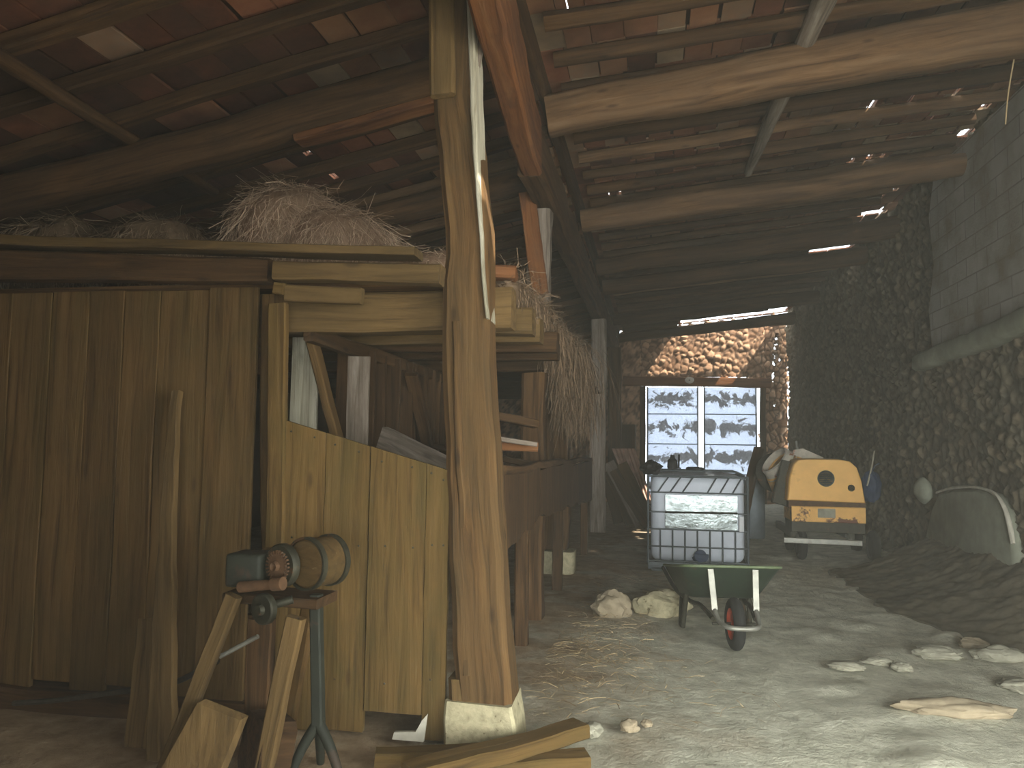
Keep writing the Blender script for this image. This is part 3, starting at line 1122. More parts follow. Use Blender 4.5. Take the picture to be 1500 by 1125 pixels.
# stall interior
part = thing('slatted_partition', (-1.93, 5.8, 0), 'row of dim upright boards inside the stall, seen through its opening', 'partition')
mb = MB()
y = 4.75
k = 0
while y < 9.0:
    w = R.uniform(.17, .28)
    mb.beam((-1.95, y + w / 2, .02), (-1.95, y + w / 2, 2.1), w, .03, up=(0, 1, 0), n=8, jit=.006, tone=R.uniform(.6, 1.2))
    y += w + R.choice([.0, .02, .10, .02])
mb.build('boards', M['wood_dark'], part)
mb = MB()
mb.beam((-1.90, 4.05, 2.09), (-1.90, 9.0, 2.06), .06, .09, n=10)
mb.build('top_rail', M['wood_dark'], part)
mb = MB()
a = at(451, 500, Y=4.34)
mb.beam((a.x, 4.34, .02), (a.x - .01, 4.34, at(451, 494, Y=4.34).z), .17, .03, up=(0, 1, 0), n=10, jit=.004)
ob = mb.build('white_board', M['wood_white'])
tag(ob, 'whitewashed upright board in the left corner of the stall opening', 'board')
mb = MB()
mb.beam(at(457, 500, Y=4.22), at(505, 690, Y=4.30), .05, .09, up=(0, 1, 0), n=8, jit=.005)
tag(mb.build('brace_board', M['wood_red']), 'reddish board leaning across the whitewashed one in the stall opening', 'board')
mb = MB()
a = at(524, 560, Y=4.62)
mb.beam((a.x + .01, 4.62, .02), (a.x, 4.62, at(524, 522, Y=4.62).z), .14, .03, up=(0, 1, 0), n=10, jit=.006)
tag(mb.build('peeling_board', M['wood_grey']), 'peeling grey board among the dim uprights inside the stall', 'board')
mb = MB()
mb.beam((-1.80, 5.6, 2.0), (-1.80, 6.5, 1.02), .10, .05, n=8, jit=.005)
tag(mb.build('brace_board', M['wood_dark']), 'dim slanting board deep inside the stall, in front of the far uprights', 'board')
# inner feed board
a, b = at(556, 640, Y=4.7), at(670, 690, Y=4.5)
mb = MB()
mb.beam(a + V((0, 0, -.06)), b + V((0, 0, -.08)), .06, .26, n=8, jit=.008)
tag(mb.build('feed_board', M['wood_grey']), 'pale stained board lying aslant just behind the stall front', 'board')

# manger along the aisle
man = thing('manger', (-.82, 7.3, .0), 'long dark manger of rough boards along the aisle, with ragged lower edges', 'manger')
segs = [(4.15, 5.6, 1.33, .88, .96), (5.62, 7.9, 1.30, .95, .86), (7.92, 10.6, 1.26, .86, .72)]
for (ya, yb, zt, z0, z1) in segs:
    mb = MB()
    k = 14
    bot = []
    for t in range(k + 1):
        y = ya + (yb - ya) * t / k
        bot.append((y, z0 + (z1 - z0) * t / k + .05 * noise.noise(V((y * 2.2, 0, 3))) + .02 * noise.noise(V((y * 7, 0, 3)))))
    topl = [(ya + (yb - ya) * t / 6, zt + .015 * noise.noise(V((ya + t, 2, 0)))) for t in range(6, -1, -1)]
    mb.poly(bot + topl, (-.80, 0, 0), (0, 1, 0), (0, 0, 1), .04)
    mb.build('front_board', M['wood_dark'], man, smooth=False)
mb = MB()
mb.beam((-.83, 4.2, 1.35), (-.83, 10.6, 1.28), .07, .05, n=20, jit=.012)
mb.build('top_rail', M['wood_dark'], man)
mb = MB()
mb.beam((-1.50, 5.3, .95), (-1.50, 10.6, .85), .46, .04, n=10, jit=.01)
mb.build('bottom_board', M['wood_dark'], man)
for yy_, xx_ in ((5.75, -.95), (7.95, -.95), (10.5, -.9)):
    mb = MB()
    mb.beam((xx_, yy_, 0), (xx_, yy_, .92), .10, .1, up=(0, 1, 0), n=6)
    mb.build('leg', M['wood_dark'], man)
for k, (p, q, lab, mt) in enumerate([((735, 612), (785, 622), 'upper dim plank lying inside the dark stall right of the main post', 'wood_dark'),
                                     ((735, 643), (783, 650), 'thin pale plank lying inside the dark stall right of the main post', 'wood_grey'),
                                     ((735, 654), (785, 656), 'thicker brown plank below the thin pale one in the dark stall', 'wood_orange'),
                                     ((736, 672), (798, 684), 'dark slanting plank just above the manger top in the stall', 'wood_dark')]):
    mb = MB()
    Yk = 5.5 + .22 * k
    a, b = at(p[0], p[1], Y=Yk), at(q[0], q[1], Y=Yk + .1)
    a = a + (a - b) * 1.6
    mb.beam(a, b, .16, (.06, .035, .075, .05)[k], n=8, jit=.005)
    tag(mb.build('loose_plank', M[mt]), lab, 'plank')

# ------------------------------------------------------------------ hay


def hay_heap(mb, c, r, n, seed, droop=.22, w=.0016, amp=.22, zmin=2.372):
    bm_ = MB()
    bm_.rock(c, r, seed=seed, sub=4, amp=amp, flat=.75, freq=1.1)
    bm_.v = [(p[0], p[1], max(zmin, p[2])) for p in bm_.v]
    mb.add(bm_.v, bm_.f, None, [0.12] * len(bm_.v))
    rr = random.Random(seed)
    c = V(c)
    vs = bm_.v
    for _ in range(n):
        p = V(rr.choice(vs)) + V((rr.gauss(0, .02), rr.gauss(0, .02), rr.gauss(0, .02)))
        nrm = (p - c)
        nrm = V((nrm.x / r[0] ** 2, nrm.y / r[1] ** 2, nrm.z / r[2] ** 2)).normalized()
        if nrm.z < -.35:
            continue
        tang = V((0, 0, -1)) - nrm * V((0, 0, -1)).dot(nrm)
        tang = tang + V((rr.gauss(0, .35), rr.gauss(0, .35), rr.gauss(0, .25)))
        if nrm.z > .75:
            tang = V((rr.gauss(0, 1), rr.gauss(0, 1), -.25))
        tang.normalize()
        L = rr.uniform(.4, 1.4) * droop
        pts = [p]
        d = tang
        q = p + nrm * .006
        for k in range(3):
            d = (d + V((rr.gauss(0, .22), rr.gauss(0, .22), rr.gauss(0, .18))) + nrm * rr.gauss(-.04, .10)).normalized()
            q = q + d * (L / 3)
            q.z = max(q.z, zmin)
            pts.append(q)
        mb.strand(pts, w * rr.uniform(.6, 1.4), rr.uniform(.1, 1.0))


mb = MB()
c = at(428, 330, Y=5.0)
hay_heap(mb, (c.x, 5.0, 2.78), (.38, .45, .48), 7000, 11, amp=.14)
c = at(495, 330, Y=5.0)
hay_heap(mb, (c.x, 4.95, 2.66), (.42, .45, .42), 8000, 17, amp=.14)
tag(mb.build('hay_bale', M['hay'], smooth=True, angle=60), 'tall rounded bale of loose pinkish hay on the loft, largest of the hay heaps', 'hay bale', kind='thing')
mb = MB()
c = at(245, 340, Y=4.9)
hay_heap(mb, (c.x, 4.9, 2.68), (.42, .4, .38), 4500, 12)
tag(mb.build('hay_heap', M['hay_dull'], angle=60), 'middle hay heap on the loft, just left of the tall bale', 'hay heap', kind='thing')
mb = MB()
c = at(92, 340, Y=5.0)
hay_heap(mb, (c.x, 5.0, 2.74), (.40, .4, .36), 3800, 13, amp=.4)
tag(mb.build('hay_heap', M['hay_dull'], angle=60), 'leftmost dusty hay heap on the loft', 'hay heap', kind='thing')
mb = MB()
c = at(612, 366, Y=4.6)
hay_heap(mb, (c.x + .02, 4.6, 2.50), (.30, .3, .17), 2600, 14, droop=.12)
tag(mb.build('hay_heap', M['hay'], angle=60), 'low hay heap on the loft between the tall bale and the main post', 'hay heap', kind='thing')

# hay hanging over the loft edge
mb = MB()
for k in range(9):
    y = 4.75 + k * .5
    mb.rock((-.87 + R.uniform(-.02, .02), y, 2.42), (.10, .34, .09 + .02 * (k > 4)), seed=40 + k, sub=3, amp=.35, tone=.35)
for _ in range(5200):
    y = R.uniform(4.55, 9.0)
    s_ = min(1, max(0, (y - 6.0) / 2.4))
    s_ = s_ * s_ * (3 - 2 * s_)
    L = R.uniform(.3, 1.0) * (.16 + .95 * s_)
    p = V((-.86 + R.gauss(0, .045), y, 2.46 + R.gauss(0, .045)))
    pts = [p]
    d = V((R.uniform(-.1, .25), R.gauss(0, .4), R.uniform(-.9, .1))).normalized()
    for kk in range(4):
        p = p + d * (L / 4)
        pts.append(p)
        d = (d * .4 + V((R.gauss(0, .16), R.gauss(0, .25), -.75))).normalized()
    mb.strand(pts, .0024 * R.uniform(.6, 1.4), R.uniform(.1, 1.0))
for _ in range(2200):            # flyaway tangle lying on the edge
    y = R.uniform(4.4, 9.3)
    p = V((-.86 + R.gauss(0, .06), y, 2.48 + R.gauss(0, .05)))
    d = V((R.gauss(0, 1), R.gauss(0, 1), R.gauss(0, .5))).normalized()
    pts = [p]
    for kk in range(3):
        p = p + d * .05
        pts.append(p)
        d = (d + V((R.gauss(0, .4), R.gauss(0, .4), R.gauss(-.1, .3)))).normalized()
    mb.strand(pts, .0022, R.uniform(.1, 1.0))
tag(mb.build('hanging_hay', M['hay_matted'], angle=60), 'matted hay spilling over the loft edge and hanging down in a curtain', 'hay', kind='stuff')

# straw on the floor
mb = MB()
for _ in range(1500):
    x, y = R.gauss(-.35, .45), R.uniform(4.2, 9.5)
    if R.random() < .5:
        x, y = R.gauss(-.45, .3), R.gauss(5.6, .6)
    if x < -.70 or x > 1.1 or y > 9.1 or (x > .1 and 5.5 < y < 7.6):
        continue
    L = R.uniform(.04, .16)
    a = R.uniform(0, 6.28)
    z = .028 + R.uniform(0, .025)
    p = V((x, y, z))
    d = V((math.cos(a), math.sin(a), R.gauss(0, .1)))
    mb.strand([p - d * L / 2, p + V((R.gauss(0, .006), R.gauss(0, .006), .006)), p + d * L / 2], .002, R.uniform(.2, 1.0))
tag(mb.build('straw', M['straw'], smooth=False), 'loose straw littering the earth floor along the manger', 'straw', kind='stuff')

# ------------------------------------------------------------------ water tank in a cage
tk = thing('caged_tank', (.52, 9.9, 0), 'blue grey plastic liquid tank in a steel cage, standing in the aisle', 'tank')
tx0, tx1, ty0, ty1 = -.045, 1.095, 9.36, 10.40
mb = MB()
for y in (ty0 + .06, (ty0 + ty1) / 2, ty1 - .06):
    mb.box((tx0, y - .05, .03), (tx1, y + .05, .075))
for x in (tx0 + .1, (tx0 + tx1) / 2, tx1 - .1):
    for y in (ty0 + .06, ty1 - .06):
        mb.box((x - .06, y - .05, .0), (x + .06, y + .05, .05))
mb.box((tx0, ty0, .075), (tx1, ty1, .115))
mb.build('pallet', M['galv'], tk)
# bottle: rounded box
mb = MB()


def rbox(mb, lo, hi, rad, n=5, tone=1.0, bulge=0.0):
    bm = bmesh.new()
    bmesh.ops.create_cube(bm, size=1.0)
    e = [hi[i] - lo[i] for i in range(3)]
    for v in bm.verts:
        v.co = V([(v.co[i] + .5) * e[i] + lo[i] for i in range(3)])
    bmesh.ops.bevel(bm, geom=list(bm.edges), offset=rad, segments=n, profile=.5, affect='EDGES')
    if bulge:
        top = [f for f in bm.faces if f.normal.z > .9]
        bmesh.ops.poke(bm, faces=top)
        for v in bm.verts:
            cx, cy = (lo[0] + hi[0]) / 2, (lo[1] + hi[1]) / 2
            if v.co.z > hi[2] - 1e-4 and abs(v.co.x - cx) < e[0] * .2 and abs(v.co.y - cy) < e[1] * .2:
                v.co.z += bulge
    bm.verts.index_update()
    mb.add([v.co.copy() for v in bm.verts], [tuple(v.index for v in f.verts) for f in bm.faces], None, tone)
    bm.free()


rbox(mb, (tx0 + .03, ty0 + .03, .12), (tx1 - .03, ty1 - .03, 1.14), .10, 5, bulge=.05)
bottle = mb.build('bottle', M['plastic_tank'], tk, angle=50)
mb = MB()
mb.lathe([(.11, 0), (.11, .05), (.09, .06), (.0, .06)], ((tx0 + tx1) / 2 + .0, (ty0 + ty1) / 2, 1.16), (0, 0, 1), seg=24)
mb.build('filler_cap', M['black'], tk)
cage = MB()
tr = .009
for z in (.13, .30, .50, .70, .93, 1.12):
    r_ = tr if z < 1.1 else .013
    cage.log([(tx0, ty0, z), (tx1, ty0, z), (tx1, ty1, z), (tx0, ty1, z), (tx0, ty0, z)], r_, sides=8)
for i in range(9):
    x = tx0 + (tx1 - tx0) * i / 8
    if i in (0, 8):
        cage.log([(x, ty0, .1), (x, ty0, 1.12)], .012, sides=8)
        cage.log([(x, ty1, .1), (x, ty1, 1.12)], .012, sides=8)
        continue
    cage.log([(x, ty0 + .008, .1), (x, ty0 + .008, .50)], tr, sides=8)
    dx = .10 if i < 4 else .08
    if i != 4:
        cage.log([(x - .03, ty0 + .008, .93), (x + dx, ty0 + .008, 1.12)], tr, sides=8)
    cage.log([(x, ty1, .1), (x, ty1, 1.12)], tr, sides=8)
for j in range(1, 6):
    y = ty0 + (ty1 - ty0) * j / 6
    for x in (tx0, tx1):
        cage.log([(x, y, .1), (x, y, 1.12)], tr, sides=8)
for y in (ty0 + .3, ty0 + .7):
    cage.log([(tx0, y, 1.13), (tx0 + .1, y, 1.175), (tx1 - .1, y, 1.175), (tx1, y, 1.13)], .012, sides=8)
cage.build('cage', M['galv'], tk)
mb = MB()
mb.box((.155, ty0 - .025, .515), (.975, ty0 - .012, .905))
mb.log([(.155, ty0 - .03, .70), (.975, ty0 - .03, .71)], .012, sides=8)
sp = mb.build('sign_plate', M['plate_steel'], tk)
sp['label'] = 'shiny sheet steel plate'
mb = MB()
mb.box((.995, ty0 - .02, .50), (1.045, ty0 - .01, .67))
mb.build('paper_label', M['paper'], tk)
mb = MB()
mb.lathe([(.10, .0), (.10, .02), (.06, .03), (.055, .09), (.07, .09), (.07, .12), (.0, .12)], ((tx0 + tx1) / 2 + .03, ty0 + .06, .21), (0, -1, 0), seg=24)
mb.box(((tx0 + tx1) / 2 - .04, ty0 - .09, .20), ((tx0 + tx1) / 2 + .12, ty0 - .06, .235))
mb.build('valve', M['blue'], tk)
# things on the tank
mb = MB()
mb.rock((-.01, 9.5, 1.20), (.12, .15, .095), seed=21, sub=3, amp=.5, flat=.72)
tag(mb.build('black_sack', M['black'], angle=25), 'crumpled black sack slumped on the left corner of the caged tank', 'sack')
c = at(985, 676, Y=9.85)
mb = MB()
mb.lathe([(.0, 0), (.06, 0), (.065, .02), (.06, .10), (.03, .13), (.025, .17), (.0, .17)], (c.x, 9.85, 1.195), (0, 0, 1), seg=20)
tag(mb.build('black_bottle', M['black']), 'squat black bottle standing on top of the caged tank', 'bottle')
mb = MB()
mb.log([(c.x + .075, 9.85, 1.195), (c.x + .08, 9.85, 1.37)], [.012, .012], sides=10)
mb.log([(c.x + .075, 9.85, 1.195), (c.x + .075, 9.85, 1.21)], [.03, .03], sides=12)
tag(mb.build('black_rod', M['black']), 'short black upright rod beside the black bottle on the tank', 'rod')

# ------------------------------------------------------------------ wheelbarrow
wb = thing('wheelbarrow', (.6, 6.3, 0), 'dark green wheelbarrow with its orange wheel toward the viewer, in front of the caged tank', 'wheelbarrow')
ang = math.radians(8)
wo = V((.60, 5.98, 0))


def W(x, y, z):
    """barrow frame: x to the right, y backwards from the wheel"""
    return V((wo.x + x * math.cos(ang) - y * math.sin(ang), wo.y + x * math.sin(ang) + y * math.cos(ang), z))


mb = MB()
# tray: open tapered tub, front lip toward the wheel
rows_ = []
for (z, x, y0_, y1_) in [(.60, .375, .02, 1.0), (.34, .25, .26, .86)]:
    rows_.append([W(-x, y0_, z), W(x, y0_, z), W(x * .98, y1_, z), W(-x * .98, y1_, z)])


def ringpts(z, x, y0_, y1_, rad, k=5):
    pts = []
    for cx, cy, a0 in ((x - rad, y0_ + rad, -90), (x - rad, y1_ - rad, 0), (-x + rad, y1_ - rad, 90), (-x + rad, y0_ + rad, 180)):
        for t in range(k + 1):
            a = math.radians(a0 + 90 * t / k)
            pts.append(W(cx + rad * math.cos(a), cy + rad * math.sin(a), z))
    return pts


def tilt(p):
    # the tub stands with its front lip raised
    yb = (p - wo).dot(W(0, 1, 0) - W(0, 0, 0))
    return V((p.x, p.y, p.z - .15 * yb + .0))


loops = [ringpts(.36, .22, .34, .80, .08), ringpts(.38, .27, .28, .86, .10), ringpts(.60, .375, .04, 1.0, .12), ringpts(.60, .367, .05, .99, .115), ringpts(.385, .262, .29, .85, .10), ringpts(.366, .215, .35, .79, .08)]
n_ = len(loops[0])
vs = [tilt(p) for L_ in loops for p in L_]
fs = []
for i in range(len(loops) - 1):
    for k in range(n_):
        fs.append((i * n_ + k, i * n_ + (k + 1) % n_, (i + 1) * n_ + (k + 1) % n_, (i + 1) * n_ + k))
fs.append(tuple(reversed(range(n_))))
fs.append(tuple((len(loops) - 1) * n_ + k for k in range(n_)))
mb.add(vs, fs)
tray = mb.build('tray', M['green_tray'], wb, angle=50)
mb = MB()
rim = [tilt(p) for p in ringpts(.603, .378, .035, 1.005, .122)]
mb.log(rim + [rim[0], rim[1]], .011, sides=8, cap=False)
mb.build('rim', M['green_rim'], wb)
mb = MB()
for s_ in (-1, 1):
    mb.log([W(.30 * s_, 1.45, .36), W(.27 * s_, .95, .26), W(.22 * s_, .55, .24), W(.19 * s_, .30, .26), W(.155 * s_, .02, .22)], .017, sides=10, sub=4)
mb.build('handle_frame', M['iron'], wb)
# pale front stay: down both sides and round in front of the wheel
mb = MB()
for s_ in (-1, 1):
    mb.beam(W(.165 * s_, .05, .575), W(.15 * s_, -.02, .29), .045, .02, n=3, jit=0)
mb.log([W(-.15, -.02, .29), W(-.14, -.11, .235), W(-.09, -.24, .215), W(.09, -.24, .215), W(.14, -.11, .235), W(.15, -.02, .29)], .018, sides=10, sub=4)
mb.build('front_stay', M['iron_bare'], wb)
for s_ in (-1, 1):
    mb = MB()
    mb.log([W(.25 * s_, .56, .30), W(.27 * s_, .62, .02), W(.27 * s_, .70, .018), W(.24 * s_, .80, .26)], .021, sides=10)
    mb.build('leg', M['iron'], wb)
whl = MB()
wc = W(0, 0, .19)
axv = W(1, 0, 0) - W(0, 0, 0)
prof = []
for k in range(16):
    a = 2 * math.pi * k / 16
    prof.append((.145 + .045 * math.cos(a), .043 * math.sin(a)))
whl.lathe(prof, wc, axv, seg=36, closed=True)
tyre = whl.build('tyre', M['rubber'], wb, angle=60)
mb = MB()
mb.lathe([(.0, -.03), (.03, -.03), (.03, -.015), (.09, -.012), (.108, -.034), (.112, -.034), (.112, .034), (.108, .034), (.09, .012), (.03, .015), (.03, .03), (.0, .03)], wc, axv, seg=30)
mb.build('wheel_disc', M['orange'], wb)
mb = MB()
mb.log([W(-.165, .0, .19), W(.165, .0, .19)], .011, sides=10)
mb.build('axle', M['iron'], wb)

# ------------------------------------------------------------------ cement mixer
mx = thing('cement_mixer', (2.35, 11.1, 0), 'old yellow cement mixer with a rounded engine hood, parked by the right wall', 'cement mixer')
Yh = 10.5
A = lambda px, py, Y=Yh: at(px, py, Y=Y)
# hood: front outline extruded backwards, rounded edge
out = [(1153, 733), (1156, 700), (1162, 680), (1168, 674), (1180, 672.5), (1230, 673), (1246, 676), (1256, 685), (1263, 705), (1269, 738)]
P0 = [A(*q) for q in out]
mb = MB()
cx_ = sum(p.x for p in P0) / len(P0)
cz_ = sum(p.z for p in P0) / len(P0)
lps = []
for dy, sc_ in ((.0, .955), (.012, .985), (.04, 1.0), (.55, 1.0), (.60, .97)):
    lps.append([V((cx_ + (p.x - cx_) * sc_, Yh + dy, cz_ + (p.z - cz_) * sc_)) for p in P0])
k_ = len(P0)
vs = [p for L_ in lps for p in L_]
fs = [tuple(range(k_)), tuple(reversed(range(4 * k_, 5 * k_)))]
for i in range(4):
    for k in range(k_):
        k2 = (k + 1) % k_
        fs.append((i * k_ + k2, i * k_ + k, (i + 1) * k_ + k, (i + 1) * k_ + k2))
mb.add(vs, fs)
hood = mb.build('hood', M['yellow'], mx, angle=40)
c = A(1210, 701, Yh - .0)
mb = MB()
mb.lathe([(.0, 0), (.085, 0), (.10, .006), (.105, .0), (.11, -.01), (.0, -.01)], c, (0, -1, 0), seg=30)
for k in range(-3, 4):
    hw = math.sqrt(.09 ** 2 - (k * .024) ** 2)
    mb.box((c.x - hw, c.y - .016, c.z + k * .024 - .004), (c.x + hw, c.y - .006, c.z + k * .024 + .004))
mb.build('round_grille', M['dark_hole'], hood)
c = A(1247, 715, Yh)
mb = MB()
mb.lathe([(.0, 0), (.035, 0), (.042, .006), (.045, -.01), (.0, -.01)], c, (0, -1, 0), seg=20)
mb.build('starter_hole', M['black'], hood)
mb = MB()
p, q = A(1156, 740), A(1269, 742)
mb.box((p.x, Yh + .02, p.z - .03), (q.x, Yh + .55, p.z + .06))
mb.build('seam', M['rust'], mx)
out2 = [(1157, 741), (1268, 743), (1269, 765), (1160, 764)]
P2 = [A(*q, Yh - .01) for q in out2]
mb = MB()
mb.poly([(p.x, p.z) for p in reversed(P2)][::-1][::-1], (0, Yh - .01, 0), (1, 0, 0), (0, 0, 1), -.02)
vsx = [P2[3], P2[2], P2[1], P2[0]]
mb = MB()
mb.box((P2[3].x, Yh - .01, P2[3].z), (P2[1].x, Yh + .56, P2[0].z), ch=.05)
skirt = mb.build('lower_panel', M['yellow_rust'], mx)
p, q = A(1198, 745, Yh - .02), A(1224, 759, Yh - .02)
mb = MB()
mb.box((p.x, Yh - .02, q.z), (q.x, Yh - .012, p.z))
mb.build('worn_plate', M['rock_grey'], skirt)
# chassis and bumper bar
mb = MB()
for px in (1165, 1250):
    p = A(px, 780)
    mb.beam((p.x, Yh + .1, .36), (p.x, Yh + 1.35, .36), .08, .1, n=2, jit=0)
mb.box((P2[3].x, Yh + .0, .40), (P2[1].x - .01, Yh + .5, P2[3].z + .01))
mb.build('chassis', M['iron'], mx)
mb = MB()
p, q = A(1148, 790, Yh - .06), A(1262, 796, Yh - .06)
mb.beam(p, q, .06, .07, n=4, jit=.004)
for px in (1170, 1245):
    a_ = A(px, 792, Yh - .02)
    mb.beam((a_.x, Yh - .02, a_.z), (a_.x, Yh + .15, .36), .04, .04, n=2, jit=0)
mb.build('tow_bar', M['iron_bare'], mx)
for x_, y_ in ((1.93, Yh + .28), (2.82, Yh + .28), (1.93, Yh + 1.15), (2.82, Yh + 1.15)):
    mb = MB()
    prof = []
    for k in range(12):
        a_ = 2 * math.pi * k / 12
        prof.append((.155 + .05 * math.cos(a_), .055 * math.sin(a_)))
    mb.lathe(prof, (x_, y_, .215), (1, 0, 0), seg=28, closed=True)
    mb.lathe([(.0, -.03), (.12, -.03), (.12, .03), (.0, .03)], (x_, y_, .215), (1, 0, 0), seg=20)
    mb.build('wheel', M['rubber'], mx)
# drum behind, tilted up to the left
dc = at(1166, 702, Y=11.25)
dax = V((-.72, -.25, .62)).normalized()
mb = MB()
mb.lathe([(.10, -.36), (.24, -.30), (.35, -.08), (.37, .0), (.35, .10), (.26, .30), (.23, .33), (.20, .30), (.30, .08), (.0, -.2)], dc, dax, seg=40)
drum = mb.build('drum', M['yellow_rust'], mx, angle=50)
mb = MB()
mb.lathe([(.275, .27), (.24, .33), (.225, .41), (.20, .42), (.20, .40), (.22, .30)], dc, dax, seg=40, closed=True)
mb.build('drum_mouth', M['dirty_white'], drum, angle=50)
mb = MB()
tw = at(1137, 692, Y=11.75)  # dark disc showing left of the drum
mb.lathe([(.0, -.02), (.20, -.02), (.25, -.035), (.285, -.03), (.285, .03), (.25, .035), (.20, .02), (.0, .02)], tw, (-.35, -.93, .0), seg=36)
mb.build('dark_disc', M['iron'], mx, angle=40)
mb = MB()
mb.beam(at(1141, 738, Y=10.72), at(1154, 676, Y=10.82), .21, .07, up=(0, 1, 0), n=6, jit=.004, ch=.25, w1=.17)
mb.build('side_guard', M['iron'], mx, angle=40)
mb = MB()
vs = [at(1160, 676, Y=11.0), at(1162, 659, Y=11.05), at(1176, 657, Y=11.05), at(1206, 670, Y=11.05), at(1212, 690, Y=11.05), at(1165, 694, Y=11.0)]
k = len(vs)
bk = [p + V((0.04, .12, -.02)) for p in vs]
mb.add(vs + bk, [tuple(range(k)), tuple(reversed(range(k, 2 * k)))] + [((i + 1) % k, i, i + k, (i + 1) % k + k) for i in range(k)])
sh = mb.build('splash_guard', M['dirty_white'], mx, smooth=False)
mb = MB()
p0_, p1_ = at(1166, 646, Y=11.1), at(1169, 662, Y=11.1)
mb.log([p1_, p0_], .016, sides=8)
mb.build('lever', M['iron_bare'], mx)

# stick against the wall with a blue bag on it
mb = MB()
s0, s1 = at(1270, 712, Y=10.78), at(1281, 660, Y=10.78)
mb.log([s0, s0.lerp(s1, .5) + V((.008, 0, 0)), s1], [.012, .011, .008], sides=8, sub=5, jit=.1)
tag(mb.build('stick', M['wood_white']), 'thin whitish stick poking up out of the blue bag on the right wall', 'stick')
mb = MB()
cb = at(1277, 712, Y=10.85)
mb.rock(cb, (.11, .10, .21), seed=31, sub=4, amp=.3)
mb.log([cb + V((0, 0, .17)), cb + V((.05, .02, .27)), cb + V((.1, .0, .30))], .008, sides=6)
o = mb.build('hanging_bag', M['blue'], angle=40)
tag(o, 'crumpled blue plastic bag hanging on the right wall beside the mixer', 'bag')

# ------------------------------------------------------------------ far left clutter
pile_labels = ['front plank of the leaning timber pile left of the caged tank', 'second plank of the leaning timber pile left of the caged tank, pale edge showing',
               'third plank of the leaning timber pile left of the caged tank', 'fourth, darkest plank of the leaning timber pile left of the tank', 'back plank of the leaning timber pile left of the caged tank']
for k, ((p, q), w_) in enumerate(zip([((905, 700), (948, 768)), ((898, 690), (938, 766)), ((894, 700), (922, 768)), ((888, 708), (906, 770)), ((916, 690), (955, 760))], [.16, .2, .16, .18, .2])):
    Yk = 13.9 + .16 * k
    a, b = at(p[0], p[1], Y=Yk), at(q[0], q[1], Y=Yk)
    b.z = .04
    a.z = max(a.z, .8)
    mb = MB()
    mb.beam(a + (a - b) * .15, b, w_, .045, up=(0, 1, 0), n=8, jit=.008)
    tag(mb.build('leaning_plank', M[['wood_dark', 'wood_grey', 'wood_dark', 'wood_dark', 'wood_red'][k]]), pile_labels[k], 'plank', group='timber pile leaning left of the tank')
mb = MB()
c0, c1, c2, c3 = at(896, 657, Y=15.6), at(930, 657, Y=15.6), at(966, 762, Y=15.0), at(938, 762, Y=15.0)
c2.z = c3.z = .03
nu_ = 40
vs, fs = [], []
for lay in (0, 1):
    for r_ in range(2):
        for i in range(nu_ + 1):
            t = i / nu_
            p = (c0.lerp(c1, t) if r_ == 0 else c3.lerp(c2, t))
            vs.append(p + V((0, -.028 * math.sin(t * 2 * math.pi * 6) + .008 * lay, .0)))
m_ = nu_ + 1
for i in range(nu_):
    fs.append((m_ + i, m_ + i + 1, i + 1, i))
    fs.append((2 * m_ + i, 2 * m_ + i + 1, 3 * m_ + i + 1, 3 * m_ + i))
    fs.append((i, i + 1, 2 * m_ + i + 1, 2 * m_ + i))
    fs.append((3 * m_ + i, 3 * m_ + i + 1, m_ + i + 1, m_ + i))
mb.add(vs, fs)
tag(mb.build('corrugated_sheet', M['corr'], angle=60), 'pinkish corrugated sheet leaning behind the timber pile by the far door', 'roofing sheet')
mb = MB()
bx0 = at(905, 625, Y=18.6)
mb.box((bx0.x - .1, 18.5, .0), (bx0.x + .42, 19.3, 1.95))
tag(mb.build('cupboard', M['wood_dark']), 'dark box-like cupboard standing in the far left corner by the door', 'cupboard')
mb = MB()
a, b = at(1112, 656, Y=12.6), at(1092, 742, Y=12.2)
d_ = (b - a) / (a.z - b.z)
b = a + d_ * (a.z - .05)
mb.beam(b, a, .15, .08, n=10, jit=.008)
tag(mb.build('leaning_timber', M['wood_dark']), 'dark timber leaning upright behind the right side of the caged tank', 'timber')
mb = MB()
c = at(1106, 725, Y=12.9)
rbox(mb, (c.x - .12, 12.8, .02), (c.x + .14, 13.1, 1.0), .03, 2)
tag(mb.build('metal_can', M['galv'], angle=40), 'tall greyish metal can between the caged tank and the mixer', 'can')

# rendered stone block and plaster lump on the right wall
bl = thing('rendered_trough', (3.17, 8.9, .5), 'rounded grey cement trough built against the right wall', 'trough')
mb = MB()
Yc = 8.3
outp = []
p_ = [(1352, 790), (1362, 745), (1372, 724), (1395, 717), (1430, 717), (1455, 725), (1470, 745), (1478, 770), (1484, 800)]
X_ = 3.17
PP = [at(px, py, X=X_) for px, py in p_]
k = len(PP)
fr_ = [V((X_, p.y, p.z)) for p in PP]
bt = [V((X_, fr_[-1].y, .08)), V((X_, fr_[0].y, .08))]
ring = fr_ + bt
k = len(ring)
lps = []
cy_, cz_ = sum(p.y for p in ring) / k, sum(p.z for p in ring) / k
for dx, sc_ in ((0, .93), (.02, .98), (.05, 1.0), (.11, 1.0)):
    lps.append([V((X_ + dx, cy_ + (p.y - cy_) * sc_, cz_ + (p.z - cz_) * sc_)) for p in ring])
vs = [p for L_ in lps for p in L_]
fs = [tuple(reversed(range(k))), tuple(3 * k + i for i in range(k))]
for i in range(3):
    for j in range(k):
        j2 = (j + 1) % k
        fs.append((i * k + j, i * k + j2, (i + 1) * k + j2, (i + 1) * k + j))
mb.add(vs, fs)
mb.build('body', M['plaster'], bl, angle=40)
mb = MB()
